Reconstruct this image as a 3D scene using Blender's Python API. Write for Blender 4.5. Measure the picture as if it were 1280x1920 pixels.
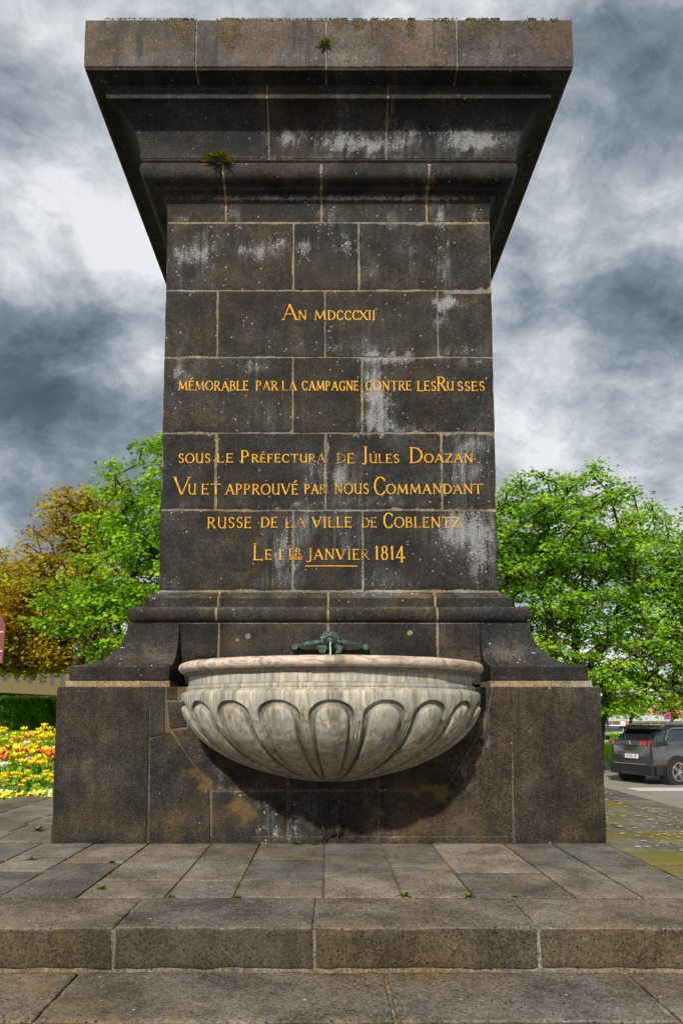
import bpy, bmesh, math, random
import numpy as np
from mathutils import Vector, noise, Matrix
random.seed(7); rng = np.random.default_rng(7)
R = math.radians
for o in list(bpy.data.objects): bpy.data.objects.remove(o)
sc = bpy.context.scene
COL = sc.collection

# ------------------------------------------------------------------ camera
F_PX = 1400.0; PITCH = R(6.0); CX = 613.0; HOR = 1335.0; EYE = 1.40
CY = HOR - F_PX * math.tan(PITCH)
def _ray(px, py):
    x = (px - CX) / F_PX; y = (CY - py) / F_PX
    return (x, math.cos(PITCH) - y * math.sin(PITCH), math.sin(PITCH) + y * math.cos(PITCH))
_r = _ray(CX, 1581)
DB = -EYE * _r[1] / _r[2]                      # camera to the front of the base
def P(px, py, Y):                              # photo measurement -> point on the plane y = Y
    r = _ray(px, py); t = (DB + Y) / r[1]
    return Vector((r[0] * t, Y, EYE + r[2] * t))
def G(px, py, z=0.0):                          # photo measurement -> point at height z
    r = _ray(px, py); t = (z - EYE) / r[2]
    return Vector((r[0] * t, r[1] * t - DB, z))
def Zat(py, Y): return P(CX, py, Y).z
cam = bpy.data.objects.new('camera', bpy.data.cameras.new('camera')); COL.objects.link(cam)
cam.location = (0, -DB, EYE); cam.rotation_euler = (R(90) + PITCH, 0, 0)
cam.data.sensor_width = 36; cam.data.lens = F_PX / 1920 * 36
cam.data.shift_x = (640 - CX) / 1920; cam.data.shift_y = (CY - 960) / 1920
cam.data.clip_start = 0.05; cam.data.clip_end = 3000
sc.camera = cam

# ------------------------------------------------------------------ world: broken cloud over a Nishita sky
SUN_EL, SUN_AZ = R(35), R(15)                  # azimuth: to the left of the view, behind the camera
w = bpy.data.worlds.new('World'); sc.world = w; w.use_nodes = True
nt = w.node_tree; nt.nodes.clear()
def N(t, typ, **k):
    n = t.nodes.new(typ)
    for a, b in k.items():
        if a == 'inp':
            for q, v in b.items(): n.inputs[q].default_value = v
        else: setattr(n, a, b)
    return n
def math_(t, op, a, b=None, c=None, clamp=False):
    n = t.nodes.new('ShaderNodeMath'); n.operation = op; n.use_clamp = clamp
    for i, v in enumerate((a, b, c)):
        if v is None: continue
        if isinstance(v, (int, float)): n.inputs[i].default_value = v
        else: t.links.new(v, n.inputs[i])
    return n.outputs[0]
def ramp(t, fac, stops, interp='LINEAR'):
    n = t.nodes.new('ShaderNodeValToRGB'); n.color_ramp.interpolation = interp
    el = n.color_ramp.elements
    while len(el) < len(stops): el.new(0.5)
    for e, (p, c) in zip(el, stops):
        e.position = p; e.color = (c, c, c, 1) if isinstance(c, (int, float)) else (*c, 1)
    t.links.new(fac, n.inputs[0]); return n.outputs[0]
def mixc(t, fac, a, b, mode='MIX'):
    n = t.nodes.new('ShaderNodeMix'); n.data_type = 'RGBA'; n.blend_type = mode; n.clamp_factor = True
    for sock, v in ((n.inputs[0], fac), (n.inputs[6], a), (n.inputs[7], b)):
        if isinstance(v, (int, float)): sock.default_value = v
        elif isinstance(v, tuple): sock.default_value = (*v, 1)
        else: t.links.new(v, sock)
    return n.outputs[2]
def maprange(t, v, a, b, c=0.0, d=1.0, smooth=True):
    n = t.nodes.new('ShaderNodeMapRange'); n.interpolation_type = 'SMOOTHSTEP' if smooth else 'LINEAR'
    t.links.new(v, n.inputs[0])
    for i, q in enumerate((a, b, c, d)): n.inputs[i + 1].default_value = q
    return n.outputs[0]
def noise_(t, vec, scale, detail=4, rough=.55, dist=0.0, lac=2.0):
    n = N(t, 'ShaderNodeTexNoise'); n.inputs['Scale'].default_value = scale; n.inputs['Detail'].default_value = detail
    n.inputs['Roughness'].default_value = rough; n.inputs['Distortion'].default_value = dist; n.inputs['Lacunarity'].default_value = lac
    t.links.new(vec, n.inputs['Vector']); return n.outputs['Fac']
def mapping(t, vec, scale=(1, 1, 1), loc=(0, 0, 0), rot=(0, 0, 0)):
    n = N(t, 'ShaderNodeMapping'); n.inputs['Scale'].default_value = scale; n.inputs['Location'].default_value = loc
    n.inputs['Rotation'].default_value = rot
    t.links.new(vec, n.inputs['Vector']); return n.outputs[0]
tc = N(nt, 'ShaderNodeTexCoord'); dirv = tc.outputs['Generated']
wn = N(nt, 'ShaderNodeTexNoise'); wn.inputs['Scale'].default_value = 3.2; wn.inputs['Detail'].default_value = 5; nt.links.new(dirv, wn.inputs['Vector'])
wv_ = N(nt, 'ShaderNodeVectorMath', operation='MULTIPLY_ADD'); nt.links.new(wn.outputs['Color'], wv_.inputs[0]); wv_.inputs[1].default_value = (.20, .20, .20); nt.links.new(dirv, wv_.inputs[2])
m1 = mapping(nt, wv_.outputs[0], (1.0, 1.0, 1.55), (5.3, 1.4, 2.7), (0, R(-10), 0))
cl = noise_(nt, m1, 3.1, 14, .64, .0)
cl2 = noise_(nt, mapping(nt, dirv, (1, 1, 1.4), (9, 3, 1), (0, R(-14), 0)), 8.0, 8, .62, .1)
val = math_(nt, 'ADD', math_(nt, 'MULTIPLY', cl, 1.15), math_(nt, 'MULTIPLY', cl2, .34))
val = math_(nt, 'SUBTRACT', val, .205)
sz = N(nt, 'ShaderNodeSeparateXYZ'); nt.links.new(dirv, sz.inputs[0])
val = math_(nt, 'ADD', val, math_(nt, 'MULTIPLY', maprange(nt, sz.outputs[2], .30, .0), .20))
blobs = [(60, 270, .18, .08), (230, 560, .12, .10), (20, 590, .12, -.09), (230, 770, .17, -.05), (30, 860, .13, .02),
         (110, 60, .16, -.03), (600, 5, .12, .06), (985, 620, .10, .14), (60, 470, .09, .06), (1150, 450, .17, -.10), (1230, 700, .12, -.08),
         (1120, 120, .22, .06), (60, 960, .10, -.04), (1250, 850, .10, .10), (130, 690, .10, -.05), (1050, 820, .12, .04), (10, 640, .10, .05)]
for bx, by, br, amp in blobs:
    d = Vector(_ray(bx, by)).normalized()
    dp = N(nt, 'ShaderNodeVectorMath', operation='DOT_PRODUCT'); dp.inputs[1].default_value = d
    nv = N(nt, 'ShaderNodeVectorMath', operation='NORMALIZE'); nt.links.new(dirv, nv.inputs[0]); nt.links.new(nv.outputs[0], dp.inputs[0])
    f = maprange(nt, dp.outputs['Value'], math.cos(br * 1.25), 1.0)
    val = math_(nt, 'ADD', val, math_(nt, 'MULTIPLY', f, amp))
ccol = ramp(nt, val, [(0.12, (.040, .060, .078)), (.36, (.105, .138, .170)), (.49, (.235, .285, .335)), (.59, (.46, .50, .55)), (.74, (.88, .895, .92))])
sky = N(nt, 'ShaderNodeTexSky'); sky.sky_type = 'NISHITA'; sky.sun_disc = False
sky.sun_elevation = SUN_EL; sky.sun_rotation = R(180) + SUN_AZ
bg1 = N(nt, 'ShaderNodeBackground'); bg1.inputs[1].default_value = .08; nt.links.new(sky.outputs[0], bg1.inputs[0])
bg2 = N(nt, 'ShaderNodeBackground'); bg2.inputs[1].default_value = 1.0; nt.links.new(ccol, bg2.inputs[0])
mx = N(nt, 'ShaderNodeMixShader'); mx.inputs[0].default_value = .93
nt.links.new(bg1.outputs[0], mx.inputs[1]); nt.links.new(bg2.outputs[0], mx.inputs[2])
wo = N(nt, 'ShaderNodeOutputWorld'); nt.links.new(mx.outputs[0], wo.inputs[0])

sun = bpy.data.objects.new('sun', bpy.data.lights.new('sun', 'SUN')); COL.objects.link(sun)
sun.data.energy = 4.9; sun.data.angle = R(1.6); sun.data.color = (1.0, .94, .84)
sdir = Vector((-math.sin(SUN_AZ) * math.cos(SUN_EL), -math.cos(SUN_AZ) * math.cos(SUN_EL), math.sin(SUN_EL)))
sun.rotation_euler = sdir.to_track_quat('Z', 'Y').to_euler()
sc.view_settings.view_transform = 'Standard'; sc.view_settings.look = 'None'
sc.view_settings.exposure = 0.0; sc.view_settings.gamma = 1.0; sc.view_settings.use_curve_mapping = False

# ------------------------------------------------------------------ materials
MATS = {}
def newmat(name):
    m = bpy.data.materials.new(name); m.use_nodes = True; t = m.node_tree; t.nodes.clear()
    b = N(t, 'ShaderNodeBsdfPrincipled'); o = N(t, 'ShaderNodeOutputMaterial'); t.links.new(b.outputs[0], o.inputs[0])
    MATS[name] = m; return m, t, b
def put(t, sock, v):
    if isinstance(v, (int, float)): sock.default_value = v
    elif isinstance(v, tuple): sock.default_value = (*v, 1) if len(v) == 3 else v
    else: t.links.new(v, sock)
def simple(name, col, rough=.6, metal=0.0, var=.12, scale=30, bump=0.0, spec=.5, coat=0.0):
    m, t, b = newmat(name); g = N(t, 'ShaderNodeTexCoord').outputs['Object']
    n = noise_(t, g, scale, 4, .6)
    f = maprange(t, n, .25, .75, 1 - var, 1 + var, False)
    put(t, b.inputs['Base Color'], mixc(t, 1.0, col, f, 'MULTIPLY'))
    b.inputs['Roughness'].default_value = rough; b.inputs['Metallic'].default_value = metal
    b.inputs['Specular IOR Level'].default_value = spec; b.inputs['Coat Weight'].default_value = coat; b.inputs['Coat Roughness'].default_value = .05
    if bump:
        bp = N(t, 'ShaderNodeBump'); bp.inputs['Strength'].default_value = bump; bp.inputs['Distance'].default_value = .01
        t.links.new(n, bp.inputs['Height']); t.links.new(bp.outputs[0], b.inputs['Normal'])
    return m
def stone(name, dark, mid, light, pore=70, bump=.6, tint=(.5, .35, .15), white=.5, ochre_amt=.25, rough=.68, var=.2, worn_lit=0.0, side_mul=(.62, .58, .46), drip=.45, hue=1.0, mossc=((.014, .011, .001), (.085, .058, .003)), speck=.992):
    """vesicular basalt: mottled, pitted, run down by water, with attribute driven lichen / ochre / moss"""
    m, t, b = newmat(name)
    g = N(t, 'ShaderNodeNewGeometry').outputs['Position']
    oi = N(t, 'ShaderNodeObjectInfo').outputs['Random']
    big = noise_(t, g, 2.2, 6, .6, .3)
    med = noise_(t, g, 17, 5, .65)
    fine = noise_(t, g, 62, 4, .75)
    mixv = math_(t, 'ADD', math_(t, 'MULTIPLY', big, .36), math_(t, 'ADD', math_(t, 'MULTIPLY', med, .20), math_(t, 'MULTIPLY', fine, .60)))
    col = ramp(t, mixv, [(.44, tuple(c * .45 for c in dark)), (.52, dark), (.59, mid), (.70, light), (.78, tuple(c * 1.7 for c in light))])
    col = mixc(t, 1.0, col, maprange(t, oi, 0, 1, 1 - var, 1 + var, False), 'MULTIPLY')
    hv = math_(t, 'ADD', math_(t, 'MULTIPLY', oi, .5), math_(t, 'MULTIPLY', maprange(t, noise_(t, mapping(t, g, (1, 1, 1), (7, 2, 5)), 1.1, 4, .6), .38, .62), .5))
    col = mixc(t, 1.0, col, ramp(t, hv, [(.2, tuple(1 + hue * q for q in (-.16, -.05, .14))), (.5, (1.0, .98, .95)), (.8, tuple(1 + hue * q for q in (.16, 0, -.22)))]), 'MULTIPLY') if hue else col
    # water runs
    dr = noise_(t, mapping(t, g, (9, 9, .7)), 1.0, 4, .6, .4)
    col = mixc(t, math_(t, 'MULTIPLY', maprange(t, dr, .52, .68), drip), col, dark)
    # ochre grime
    oc = noise_(t, mapping(t, g, (1, 1, 1), (4, 9, 2)), 1.6, 6, .62)
    ocm = math_(t, 'MULTIPLY', maprange(t, oc, .5, .72), ochre_amt)
    at = N(t, 'ShaderNodeAttribute', attribute_name='stain'); sp = N(t, 'ShaderNodeSeparateColor'); t.links.new(at.outputs['Color'], sp.inputs[0])
    brk = noise_(t, g, 28, 6, .8)
    brk2 = noise_(t, mapping(t, g, (1, 1, .45)), 11, 5, .75)
    ocm2 = math_(t, 'MULTIPLY', maprange(t, math_(t, 'ADD', math_(t, 'MULTIPLY', sp.outputs[1], .35), math_(t, 'ADD', math_(t, 'MULTIPLY', brk, .6), math_(t, 'MULTIPLY', brk2, .5))), .62, .95), math_(t, 'MULTIPLY', sp.outputs[1], 1.3, clamp=True))
    col = mixc(t, math_(t, 'ADD', ocm, ocm2, clamp=True), col, tint)
    # pale bloom
    pk = math_(t, 'ADD', math_(t, 'MULTIPLY', brk, .6), math_(t, 'MULTIPLY', brk2, .4))
    gran = noise_(t, g, 75, 3, .7)
    strk = noise_(t, mapping(t, g, (11, 11, 1.2), (2, 5, 3)), 1.0, 6, .68, .5)
    pk = math_(t, 'ADD', math_(t, 'MULTIPLY', pk, .55), math_(t, 'ADD', math_(t, 'MULTIPLY', gran, 1.0), math_(t, 'MULTIPLY', strk, .65)))
    pm = maprange(t, math_(t, 'ADD', math_(t, 'MULTIPLY', sp.outputs[0], .26), pk), 1.20, 1.40)
    film = math_(t, 'MULTIPLY', math_(t, 'MULTIPLY', sp.outputs[0], .40), maprange(t, strk, .44, .62))
    pm = math_(t, 'MAXIMUM', film, math_(t, 'MULTIPLY', pm, math_(t, 'MULTIPLY', sp.outputs[0], 1.4, clamp=True)))
    col = mixc(t, math_(t, 'MINIMUM', pm, .85), col, (.27, .275, .28))
    # lichen spots, few everywhere and more where the stain says so
    vo = N(t, 'ShaderNodeTexVoronoi'); vo.inputs['Scale'].default_value = 46; t.links.new(g, vo.inputs['Vector'])
    sc_ = N(t, 'ShaderNodeSeparateColor'); t.links.new(vo.outputs['Color'], sc_.inputs[0])
    clus = maprange(t, noise_(t, g, 3.4, 4, .65), .52, .74, 0.0, .34)
    thr = math_(t, 'SUBTRACT', speck, math_(t, 'ADD', math_(t, 'MULTIPLY', sp.outputs[0], .30), math_(t, 'MULTIPLY', clus, white)))
    on = math_(t, 'GREATER_THAN', sc_.outputs[0], thr)
    szz = math_(t, 'MULTIPLY', math_(t, 'POWER', sc_.outputs[1], 2.0), .50)
    spot = math_(t, 'MULTIPLY', on, math_(t, 'LESS_THAN', vo.outputs['Distance'], szz))
    col = mixc(t, math_(t, 'MULTIPLY', spot, .75), col, (.40, .39, .36))
    # moss
    mm = math_(t, 'MULTIPLY', math_(t, 'MULTIPLY', sp.outputs[2], 1.9, clamp=True), maprange(t, math_(t, 'ADD', math_(t, 'MULTIPLY', sp.outputs[2], .3), brk), .58, .80), clamp=True)
    col = mixc(t, mm, col, mixc(t, maprange(t, fine, .35, .65), *mossc))
    # pores
    vp = N(t, 'ShaderNodeTexVoronoi'); vp.inputs['Scale'].default_value = pore; vp.inputs['Randomness'].default_value = 1
    t.links.new(mapping(t, g, (1, 1, 1.3)), vp.inputs['Vector'])
    vs = N(t, 'ShaderNodeSeparateColor'); t.links.new(vp.outputs['Color'], vs.inputs[0])
    rad = math_(t, 'MULTIPLY', maprange(t, vs.outputs[0], .5, 1.0, 0, .48, False), maprange(t, med, .40, .60, .35, 1.15))
    pit = math_(t, 'SUBTRACT', 1.0, maprange(t, math_(t, 'DIVIDE', vp.outputs['Distance'], math_(t, 'ADD', rad, .001)), .55, 1.0))
    col = mixc(t, math_(t, 'MULTIPLY', pit, .8), col, tuple(c * .22 for c in dark))
    if worn_lit:                                    # top light, with wear, put into the colour: upper faces paler, sides darker
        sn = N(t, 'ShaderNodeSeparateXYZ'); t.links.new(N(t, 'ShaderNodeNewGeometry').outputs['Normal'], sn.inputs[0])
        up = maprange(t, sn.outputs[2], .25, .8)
        side_col = mixc(t, 1.0, col, side_mul, 'MULTIPLY'); top_col = mixc(t, 1.0, col, (1 + worn_lit, 1 + worn_lit, 1 + worn_lit), 'MULTIPLY')
        col = mixc(t, up, side_col, top_col)
    put(t, b.inputs['Base Color'], col); b.inputs['Roughness'].default_value = rough; b.inputs['Specular IOR Level'].default_value = .25
    h = math_(t, 'SUBTRACT', math_(t, 'ADD', math_(t, 'MULTIPLY', fine, .7), math_(t, 'MULTIPLY', med, .8)), math_(t, 'MULTIPLY', pit, .8))
    bp = N(t, 'ShaderNodeBump'); bp.inputs['Strength'].default_value = bump; bp.inputs['Distance'].default_value = .012
    t.links.new(h, bp.inputs['Height']); t.links.new(bp.outputs[0], b.inputs['Normal'])
    return m
BAS = stone('basalt', (.0075, .0068, .0058), (.0225, .0200, .0162), (.068, .060, .048), tint=(.10, .068, .030), ochre_amt=.15, white=.9, bump=1.15, worn_lit=1.6, side_mul=(1, 1, 1))
BASE_M = stone('basalt_base', (.0085, .0075, .0065), (.028, .0242, .0195), (.082, .069, .052), tint=(.12, .075, .030), white=.03, pore=55, bump=1.3, ochre_amt=.28, worn_lit=1.6, speck=.9985, hue=.8, side_mul=(1, 1, 1))
CORO = stone('basalt_cornice', (.028, .023, .019), (.066, .053, .044), (.13, .107, .09), tint=(.12, .06, .035), white=.05, ochre_amt=.5, drip=.9)
MORB = stone('base_mortar', (.045, .036, .024), (.10, .08, .054), (.20, .165, .115), tint=(.16, .10, .035), white=.1, pore=30, bump=.8, ochre_amt=.5)
PAV = stone('paving_stone', (.080, .069, .056), (.172, .152, .128), (.28, .25, .215), tint=(.21, .135, .055), pore=42, bump=.6, white=.1, ochre_amt=.3, var=.28, worn_lit=.15, hue=.5, mossc=((.07, .065, .006), (.24, .20, .02)))
STEP = stone('step_stone', (.046, .039, .030), (.102, .087, .068), (.18, .155, .124), tint=(.16, .105, .04), pore=40, bump=.9, white=.1, ochre_amt=.35, worn_lit=.55, hue=.45)
MOR = stone('mortar', (.11, .085, .055), (.22, .175, .12), (.38, .32, .24), tint=(.20, .12, .04), white=.1, pore=30, bump=.8, ochre_amt=.5)

def gold(wr=.0):
    m, t, b = newmat('worn_gilding' if wr else 'gilding'); g = N(t, 'ShaderNodeNewGeometry').outputs['Position']
    n = noise_(t, g, 45, 4, .7); n2 = noise_(t, g, 3.2, 3, .6)
    c = ramp(t, n, [(.3, (.45, .19, .006)), (.5, (.78, .38, .010)), (.75, (.92, .55, .04))])
    wear = math_(t, 'MULTIPLY', maprange(t, n2, .52 - wr * .5, .68 - wr * .5), maprange(t, n, .40 + wr * .12, .56 + wr * .12, 1.0, 0.1), clamp=True)
    put(t, b.inputs['Base Color'], mixc(t, math_(t, 'MULTIPLY', wear, .9), c, (.06, .045, .028)))
    bp = N(t, 'ShaderNodeBump'); bp.inputs['Strength'].default_value = .9; bp.inputs['Distance'].default_value = .01; t.links.new(math_(t, 'ADD', n, noise_(t, g, 110, 3, .7)), bp.inputs['Height']); t.links.new(bp.outputs[0], b.inputs['Normal'])
    b.inputs['Roughness'].default_value = .45; b.inputs['Metallic'].default_value = .15
    return m
GOLD = gold()
GOLDW = gold(.30)
def marble(name, pink=0.0):
    m, t, b = newmat(name); g = N(t, 'ShaderNodeNewGeometry').outputs['Position']
    st = noise_(t, mapping(t, g, (26, 26, 2.2)), 1.0, 6, .68, .5)
    big = noise_(t, g, 3.0, 5, .6, .6); fine = noise_(t, g, 55, 4, .7)
    veins = noise_(t, mapping(t, g, (2.2, 2.2, 9), (0, 0, 0), (R(8), R(12), 0)), 1.6, 6, .6, 1.6)
    c = ramp(t, st, [(.26, (.10, .085, .05)), (.38, (.25, .225, .165)), (.52, (.40, .375, .30)), (.68, (.62, .59, .50))])
    c = mixc(t, math_(t, 'MULTIPLY', maprange(t, big, .44, .62), .6), c, (.30, .315, .31))
    at = N(t, 'ShaderNodeAttribute', attribute_name='stain'); sp = N(t, 'ShaderNodeSeparateColor'); t.links.new(at.outputs['Color'], sp.inputs[0])
    if pink:
        c = ramp(t, veins, [(.30, (.22, .20, .20)), (.40, (.50, .40, .31)), (.50, (.60, .50, .40)), (.57, (.38, .30, .27)), (.62, (.42, .15, .10)), (.67, (.56, .42, .34)), (.8, (.30, .27, .26))])
        c = mixc(t, math_(t, 'MULTIPLY', maprange(t, st, .5, .7), .35), c, (.58, .55, .50)); c = mixc(t, math_(t, 'MULTIPLY', maprange(t, big, .50, .64), .6), c, (.33, .24, .15))
    else:
        ov = math_(t, 'MULTIPLY', maprange(t, veins, .55, .70), .45)
        c = mixc(t, ov, c, (.45, .33, .19))
        # R grime in grooves, G brown runs to the foot, B pale scrubbed crests
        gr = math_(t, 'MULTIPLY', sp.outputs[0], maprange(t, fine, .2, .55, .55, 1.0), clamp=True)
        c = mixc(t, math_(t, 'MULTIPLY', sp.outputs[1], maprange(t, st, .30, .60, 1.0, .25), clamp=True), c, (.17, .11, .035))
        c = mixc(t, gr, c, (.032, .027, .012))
    ds = noise_(t, mapping(t, g, (7, 7, .5), (3, 1, 8)), 1.0, 5, .6, .3)
    c = mixc(t, math_(t, 'MULTIPLY', maprange(t, ds, .52, .66), .6), c, (.13, .11, .07))
    pit = maprange(t, noise_(t, g, 90, 2, .5), .66, .74)
    c = mixc(t, math_(t, 'MULTIPLY', pit, .5), c, (.16, .13, .09))
    put(t, b.inputs['Base Color'], c); b.inputs['Roughness'].default_value = .62; b.inputs['Specular IOR Level'].default_value = .35
    bp = N(t, 'ShaderNodeBump'); bp.inputs['Strength'].default_value = .35; bp.inputs['Distance'].default_value = .008
    t.links.new(math_(t, 'ADD', math_(t, 'MULTIPLY', st, .7), math_(t, 'MULTIPLY', fine, .5)), bp.inputs['Height']); t.links.new(bp.outputs[0], b.inputs['Normal'])
    return m
MARB = marble('basin_marble'); PINK = marble('rim_marble', 1.0)
def bronze():
    m, t, b = newmat('bronze_patina'); g = N(t, 'ShaderNodeNewGeometry').outputs['Position']
    n = noise_(t, g, 26, 5, .7)
    c = ramp(t, n, [(.35, (.018, .022, .016)), (.5, (.045, .055, .036)), (.6, (.06, .15, .12)), (.75, (.14, .30, .26))])
    put(t, b.inputs['Base Color'], c); b.inputs['Metallic'].default_value = .35; b.inputs['Roughness'].default_value = .5
    return m
BRZ = bronze()
def leafmat(name, c1, c2, c3, tr=.4):
    m, t, b = newmat(name); at = N(t, 'ShaderNodeAttribute', attribute_name='tone').outputs['Fac']
    c = ramp(t, at, [(0, c1), (.5, c2), (1, c3)])
    put(t, b.inputs['Base Color'], c); b.inputs['Roughness'].default_value = .5; b.inputs['Specular IOR Level'].default_value = .3
    tl = N(t, 'ShaderNodeBsdfTranslucent'); t.links.new(mixc(t, 1.0, c, (1.5, 1.25, .5), 'MULTIPLY'), tl.inputs[0])
    ms = N(t, 'ShaderNodeMixShader'); ms.inputs[0].default_value = tr
    t.links.new(b.outputs[0], ms.inputs[1]); t.links.new(tl.outputs[0], ms.inputs[2])
    o = [n for n in t.nodes if n.type == 'OUTPUT_MATERIAL'][0]; t.links.new(ms.outputs[0], o.inputs[0])
    return m
LG = leafmat('maple_leaf', (.08, .22, .008), (.21, .44, .015), (.42, .62, .03))
LG2 = leafmat('maple_leaf_right', (.07, .20, .010), (.20, .43, .020), (.42, .60, .05))
LO = leafmat('bronze_leaf', (.19, .10, .008), (.38, .29, .012), (.48, .50, .03))
LH = leafmat('hedge_leaf', (.06, .19, .010), (.16, .38, .018), (.34, .58, .04), .35)
LF = leafmat('tuft_leaf', (.05, .13, .008), (.10, .20, .012), (.30, .22, .02), .3)
LR = leafmat('rusty_leaf', (.05, .13, .008), (.10, .15, .012), (.36, .15, .01), .3)
MOSS = leafmat('moss', (.012, .009, .001), (.035, .025, .002), (.11, .07, .004), .05)
BARK = simple('bark', (.045, .034, .024), .9, var=.5, scale=12, bump=.6)

# ------------------------------------------------------------------ helpers
def prop(o, label=None, cat=None, group=None, kind=None):
    if label: o['label'] = label
    if cat: o['category'] = cat
    if group: o['group'] = group
    if kind: o['kind'] = kind
    return o
def empty(name, loc=(0, 0, 0), rz=0, **k):
    o = bpy.data.objects.new(name, None); COL.objects.link(o); o.location = loc; o.rotation_euler = (0, 0, rz)
    o.empty_display_size = .2
    return prop(o, **k)
def link(name, me, mat=None, parent=None, smooth=False, **k):
    o = bpy.data.objects.new(name, me); COL.objects.link(o)
    if mat and not me.materials: me.materials.append(mat)
    if parent is not None: o.parent = parent
    if smooth: me.polygons.foreach_set('use_smooth', [True] * len(me.polygons))
    return prop(o, **k)
def mesh(name, V, Fc):
    me = bpy.data.meshes.new(name); me.from_pydata([tuple(v) for v in V], [], Fc); me.update(); return me
def mesh_np(name, V, Fc, tone=None):
    V = np.asarray(V, dtype=np.float32); Fc = np.asarray(Fc, dtype=np.int32); k = Fc.shape[1]
    me = bpy.data.meshes.new(name); me.vertices.add(len(V)); me.vertices.foreach_set('co', V.ravel())
    me.loops.add(Fc.size); me.loops.foreach_set('vertex_index', Fc.ravel())
    me.polygons.add(len(Fc)); me.polygons.foreach_set('loop_start', np.arange(0, Fc.size, k, dtype=np.int32))
    if tone is not None:
        a = me.attributes.new('tone', 'FLOAT', 'POINT'); a.data.foreach_set('value', np.asarray(tone, dtype=np.float32))
    me.update(calc_edges=True); return me
def box_bm(bm, x0, x1, y0, y1, z0, z1, M=None):
    vs = [bm.verts.new(Vector(c) if M is None else M @ Vector(c)) for c in
          ((x0, y0, z0), (x1, y0, z0), (x1, y1, z0), (x0, y1, z0), (x0, y0, z1), (x1, y0, z1), (x1, y1, z1), (x0, y1, z1))]
    for f in ((3, 2, 1, 0), (4, 5, 6, 7), (0, 1, 5, 4), (1, 2, 6, 5), (2, 3, 7, 6), (3, 0, 4, 7)): bm.faces.new([vs[i] for i in f])
def bm_obj(name, bm, mat, parent=None, bevel=0, seg=2, smooth=False, **k):
    bmesh.ops.recalc_face_normals(bm, faces=bm.faces)
    if bevel: bmesh.ops.bevel(bm, geom=list(bm.edges), offset=bevel, segments=seg, affect='EDGES', profile=.5)
    me = bpy.data.meshes.new(name); bm.to_mesh(me); bm.free()
    return link(name, me, mat, parent, smooth, **k)
def box(name, x0, x1, y0, y1, z0, z1, mat, parent=None, bevel=0, **k):
    bm = bmesh.new(); box_bm(bm, x0, x1, y0, y1, z0, z1); return bm_obj(name, bm, mat, parent, bevel, **k)
def prism(bm, pts, axis, a, b, M=None):
    """closed polygon pts (2D) extruded along axis from a to b"""
    def mk(p, t):
        v = {'x': (t, p[0], p[1]), 'y': (p[0], t, p[1]), 'z': (p[0], p[1], t)}[axis]
        return Vector(v) if M is None else M @ Vector(v)
    A = [bm.verts.new(mk(p, a)) for p in pts]; B = [bm.verts.new(mk(p, b)) for p in pts]; n = len(pts)
    bm.faces.new(A); bm.faces.new(B[::-1])
    for i in range(n): bm.faces.new((A[i], B[i], B[(i + 1) % n], A[(i + 1) % n]))
def tube_bm(bm, pts, rad, k=8, cap=True):
    pts = [Vector(p) for p in pts]; rings = []
    if not hasattr(rad, '__len__'): rad = [rad] * len(pts)
    for i, p in enumerate(pts):
        d = (pts[min(i + 1, len(pts) - 1)] - pts[max(i - 1, 0)]).normalized()
        a = d.cross(Vector((0, 0, 1)) if abs(d.z) < .9 else Vector((1, 0, 0))).normalized(); b = d.cross(a)
        rings.append([bm.verts.new(p + (a * math.cos(2 * math.pi * j / k) + b * math.sin(2 * math.pi * j / k)) * rad[i]) for j in range(k)])
    for r0, r1 in zip(rings, rings[1:]):
        for j in range(k): bm.faces.new((r0[j], r0[(j + 1) % k], r1[(j + 1) % k], r1[j]))
    if cap: bm.faces.new(rings[0][::-1]); bm.faces.new(rings[-1])
def nz(p, s, off=0.0): return noise.noise(Vector((p[0] * s + off, p[1] * s + off * .7, p[2] * s - off)))
STAINS = []                                    # (x, z, rx, rz, channel, amp) in metres on the monument's face
def stain_np(me):
    n = len(me.vertices); co = np.empty(n * 3, dtype=np.float32); me.vertices.foreach_get('co', co); co = co.reshape(-1, 3)
    c = np.zeros((n, 4), dtype=np.float32); c[:, 3] = 1
    wx = co[:, 0] + .045 * np.sin(co[:, 2] * 23 + 3 * np.sin(co[:, 0] * 9)) + .02 * np.sin(co[:, 2] * 61 + co[:, 0] * 40)
    wz = co[:, 2] + .030 * np.sin(co[:, 0] * 27 + 2 * np.sin(co[:, 2] * 13)) + .015 * np.sin(co[:, 0] * 71 + 1)
    for x, z, rx, rz, ch, amp in STAINS:
        near = (np.abs(co[:, 0] - x) < 3 * rx + .1) & (np.abs(co[:, 2] - z) < 3 * rz + .1)
        if not near.any(): continue
        thin = rz < .035
        d = (((co[:, 0] if thin else wx)[near] - x) / rx) ** 2 + (((co[:, 2] if thin else wz)[near] - z) / rz) ** 2
        c[near, ch] += amp * np.exp(-d)
    c[:, :3] = np.clip(c[:, :3], 0, 1.2)
    a = me.attributes.new('stain', 'FLOAT_COLOR', 'POINT'); a.data.foreach_set('color', c.ravel())
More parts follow.
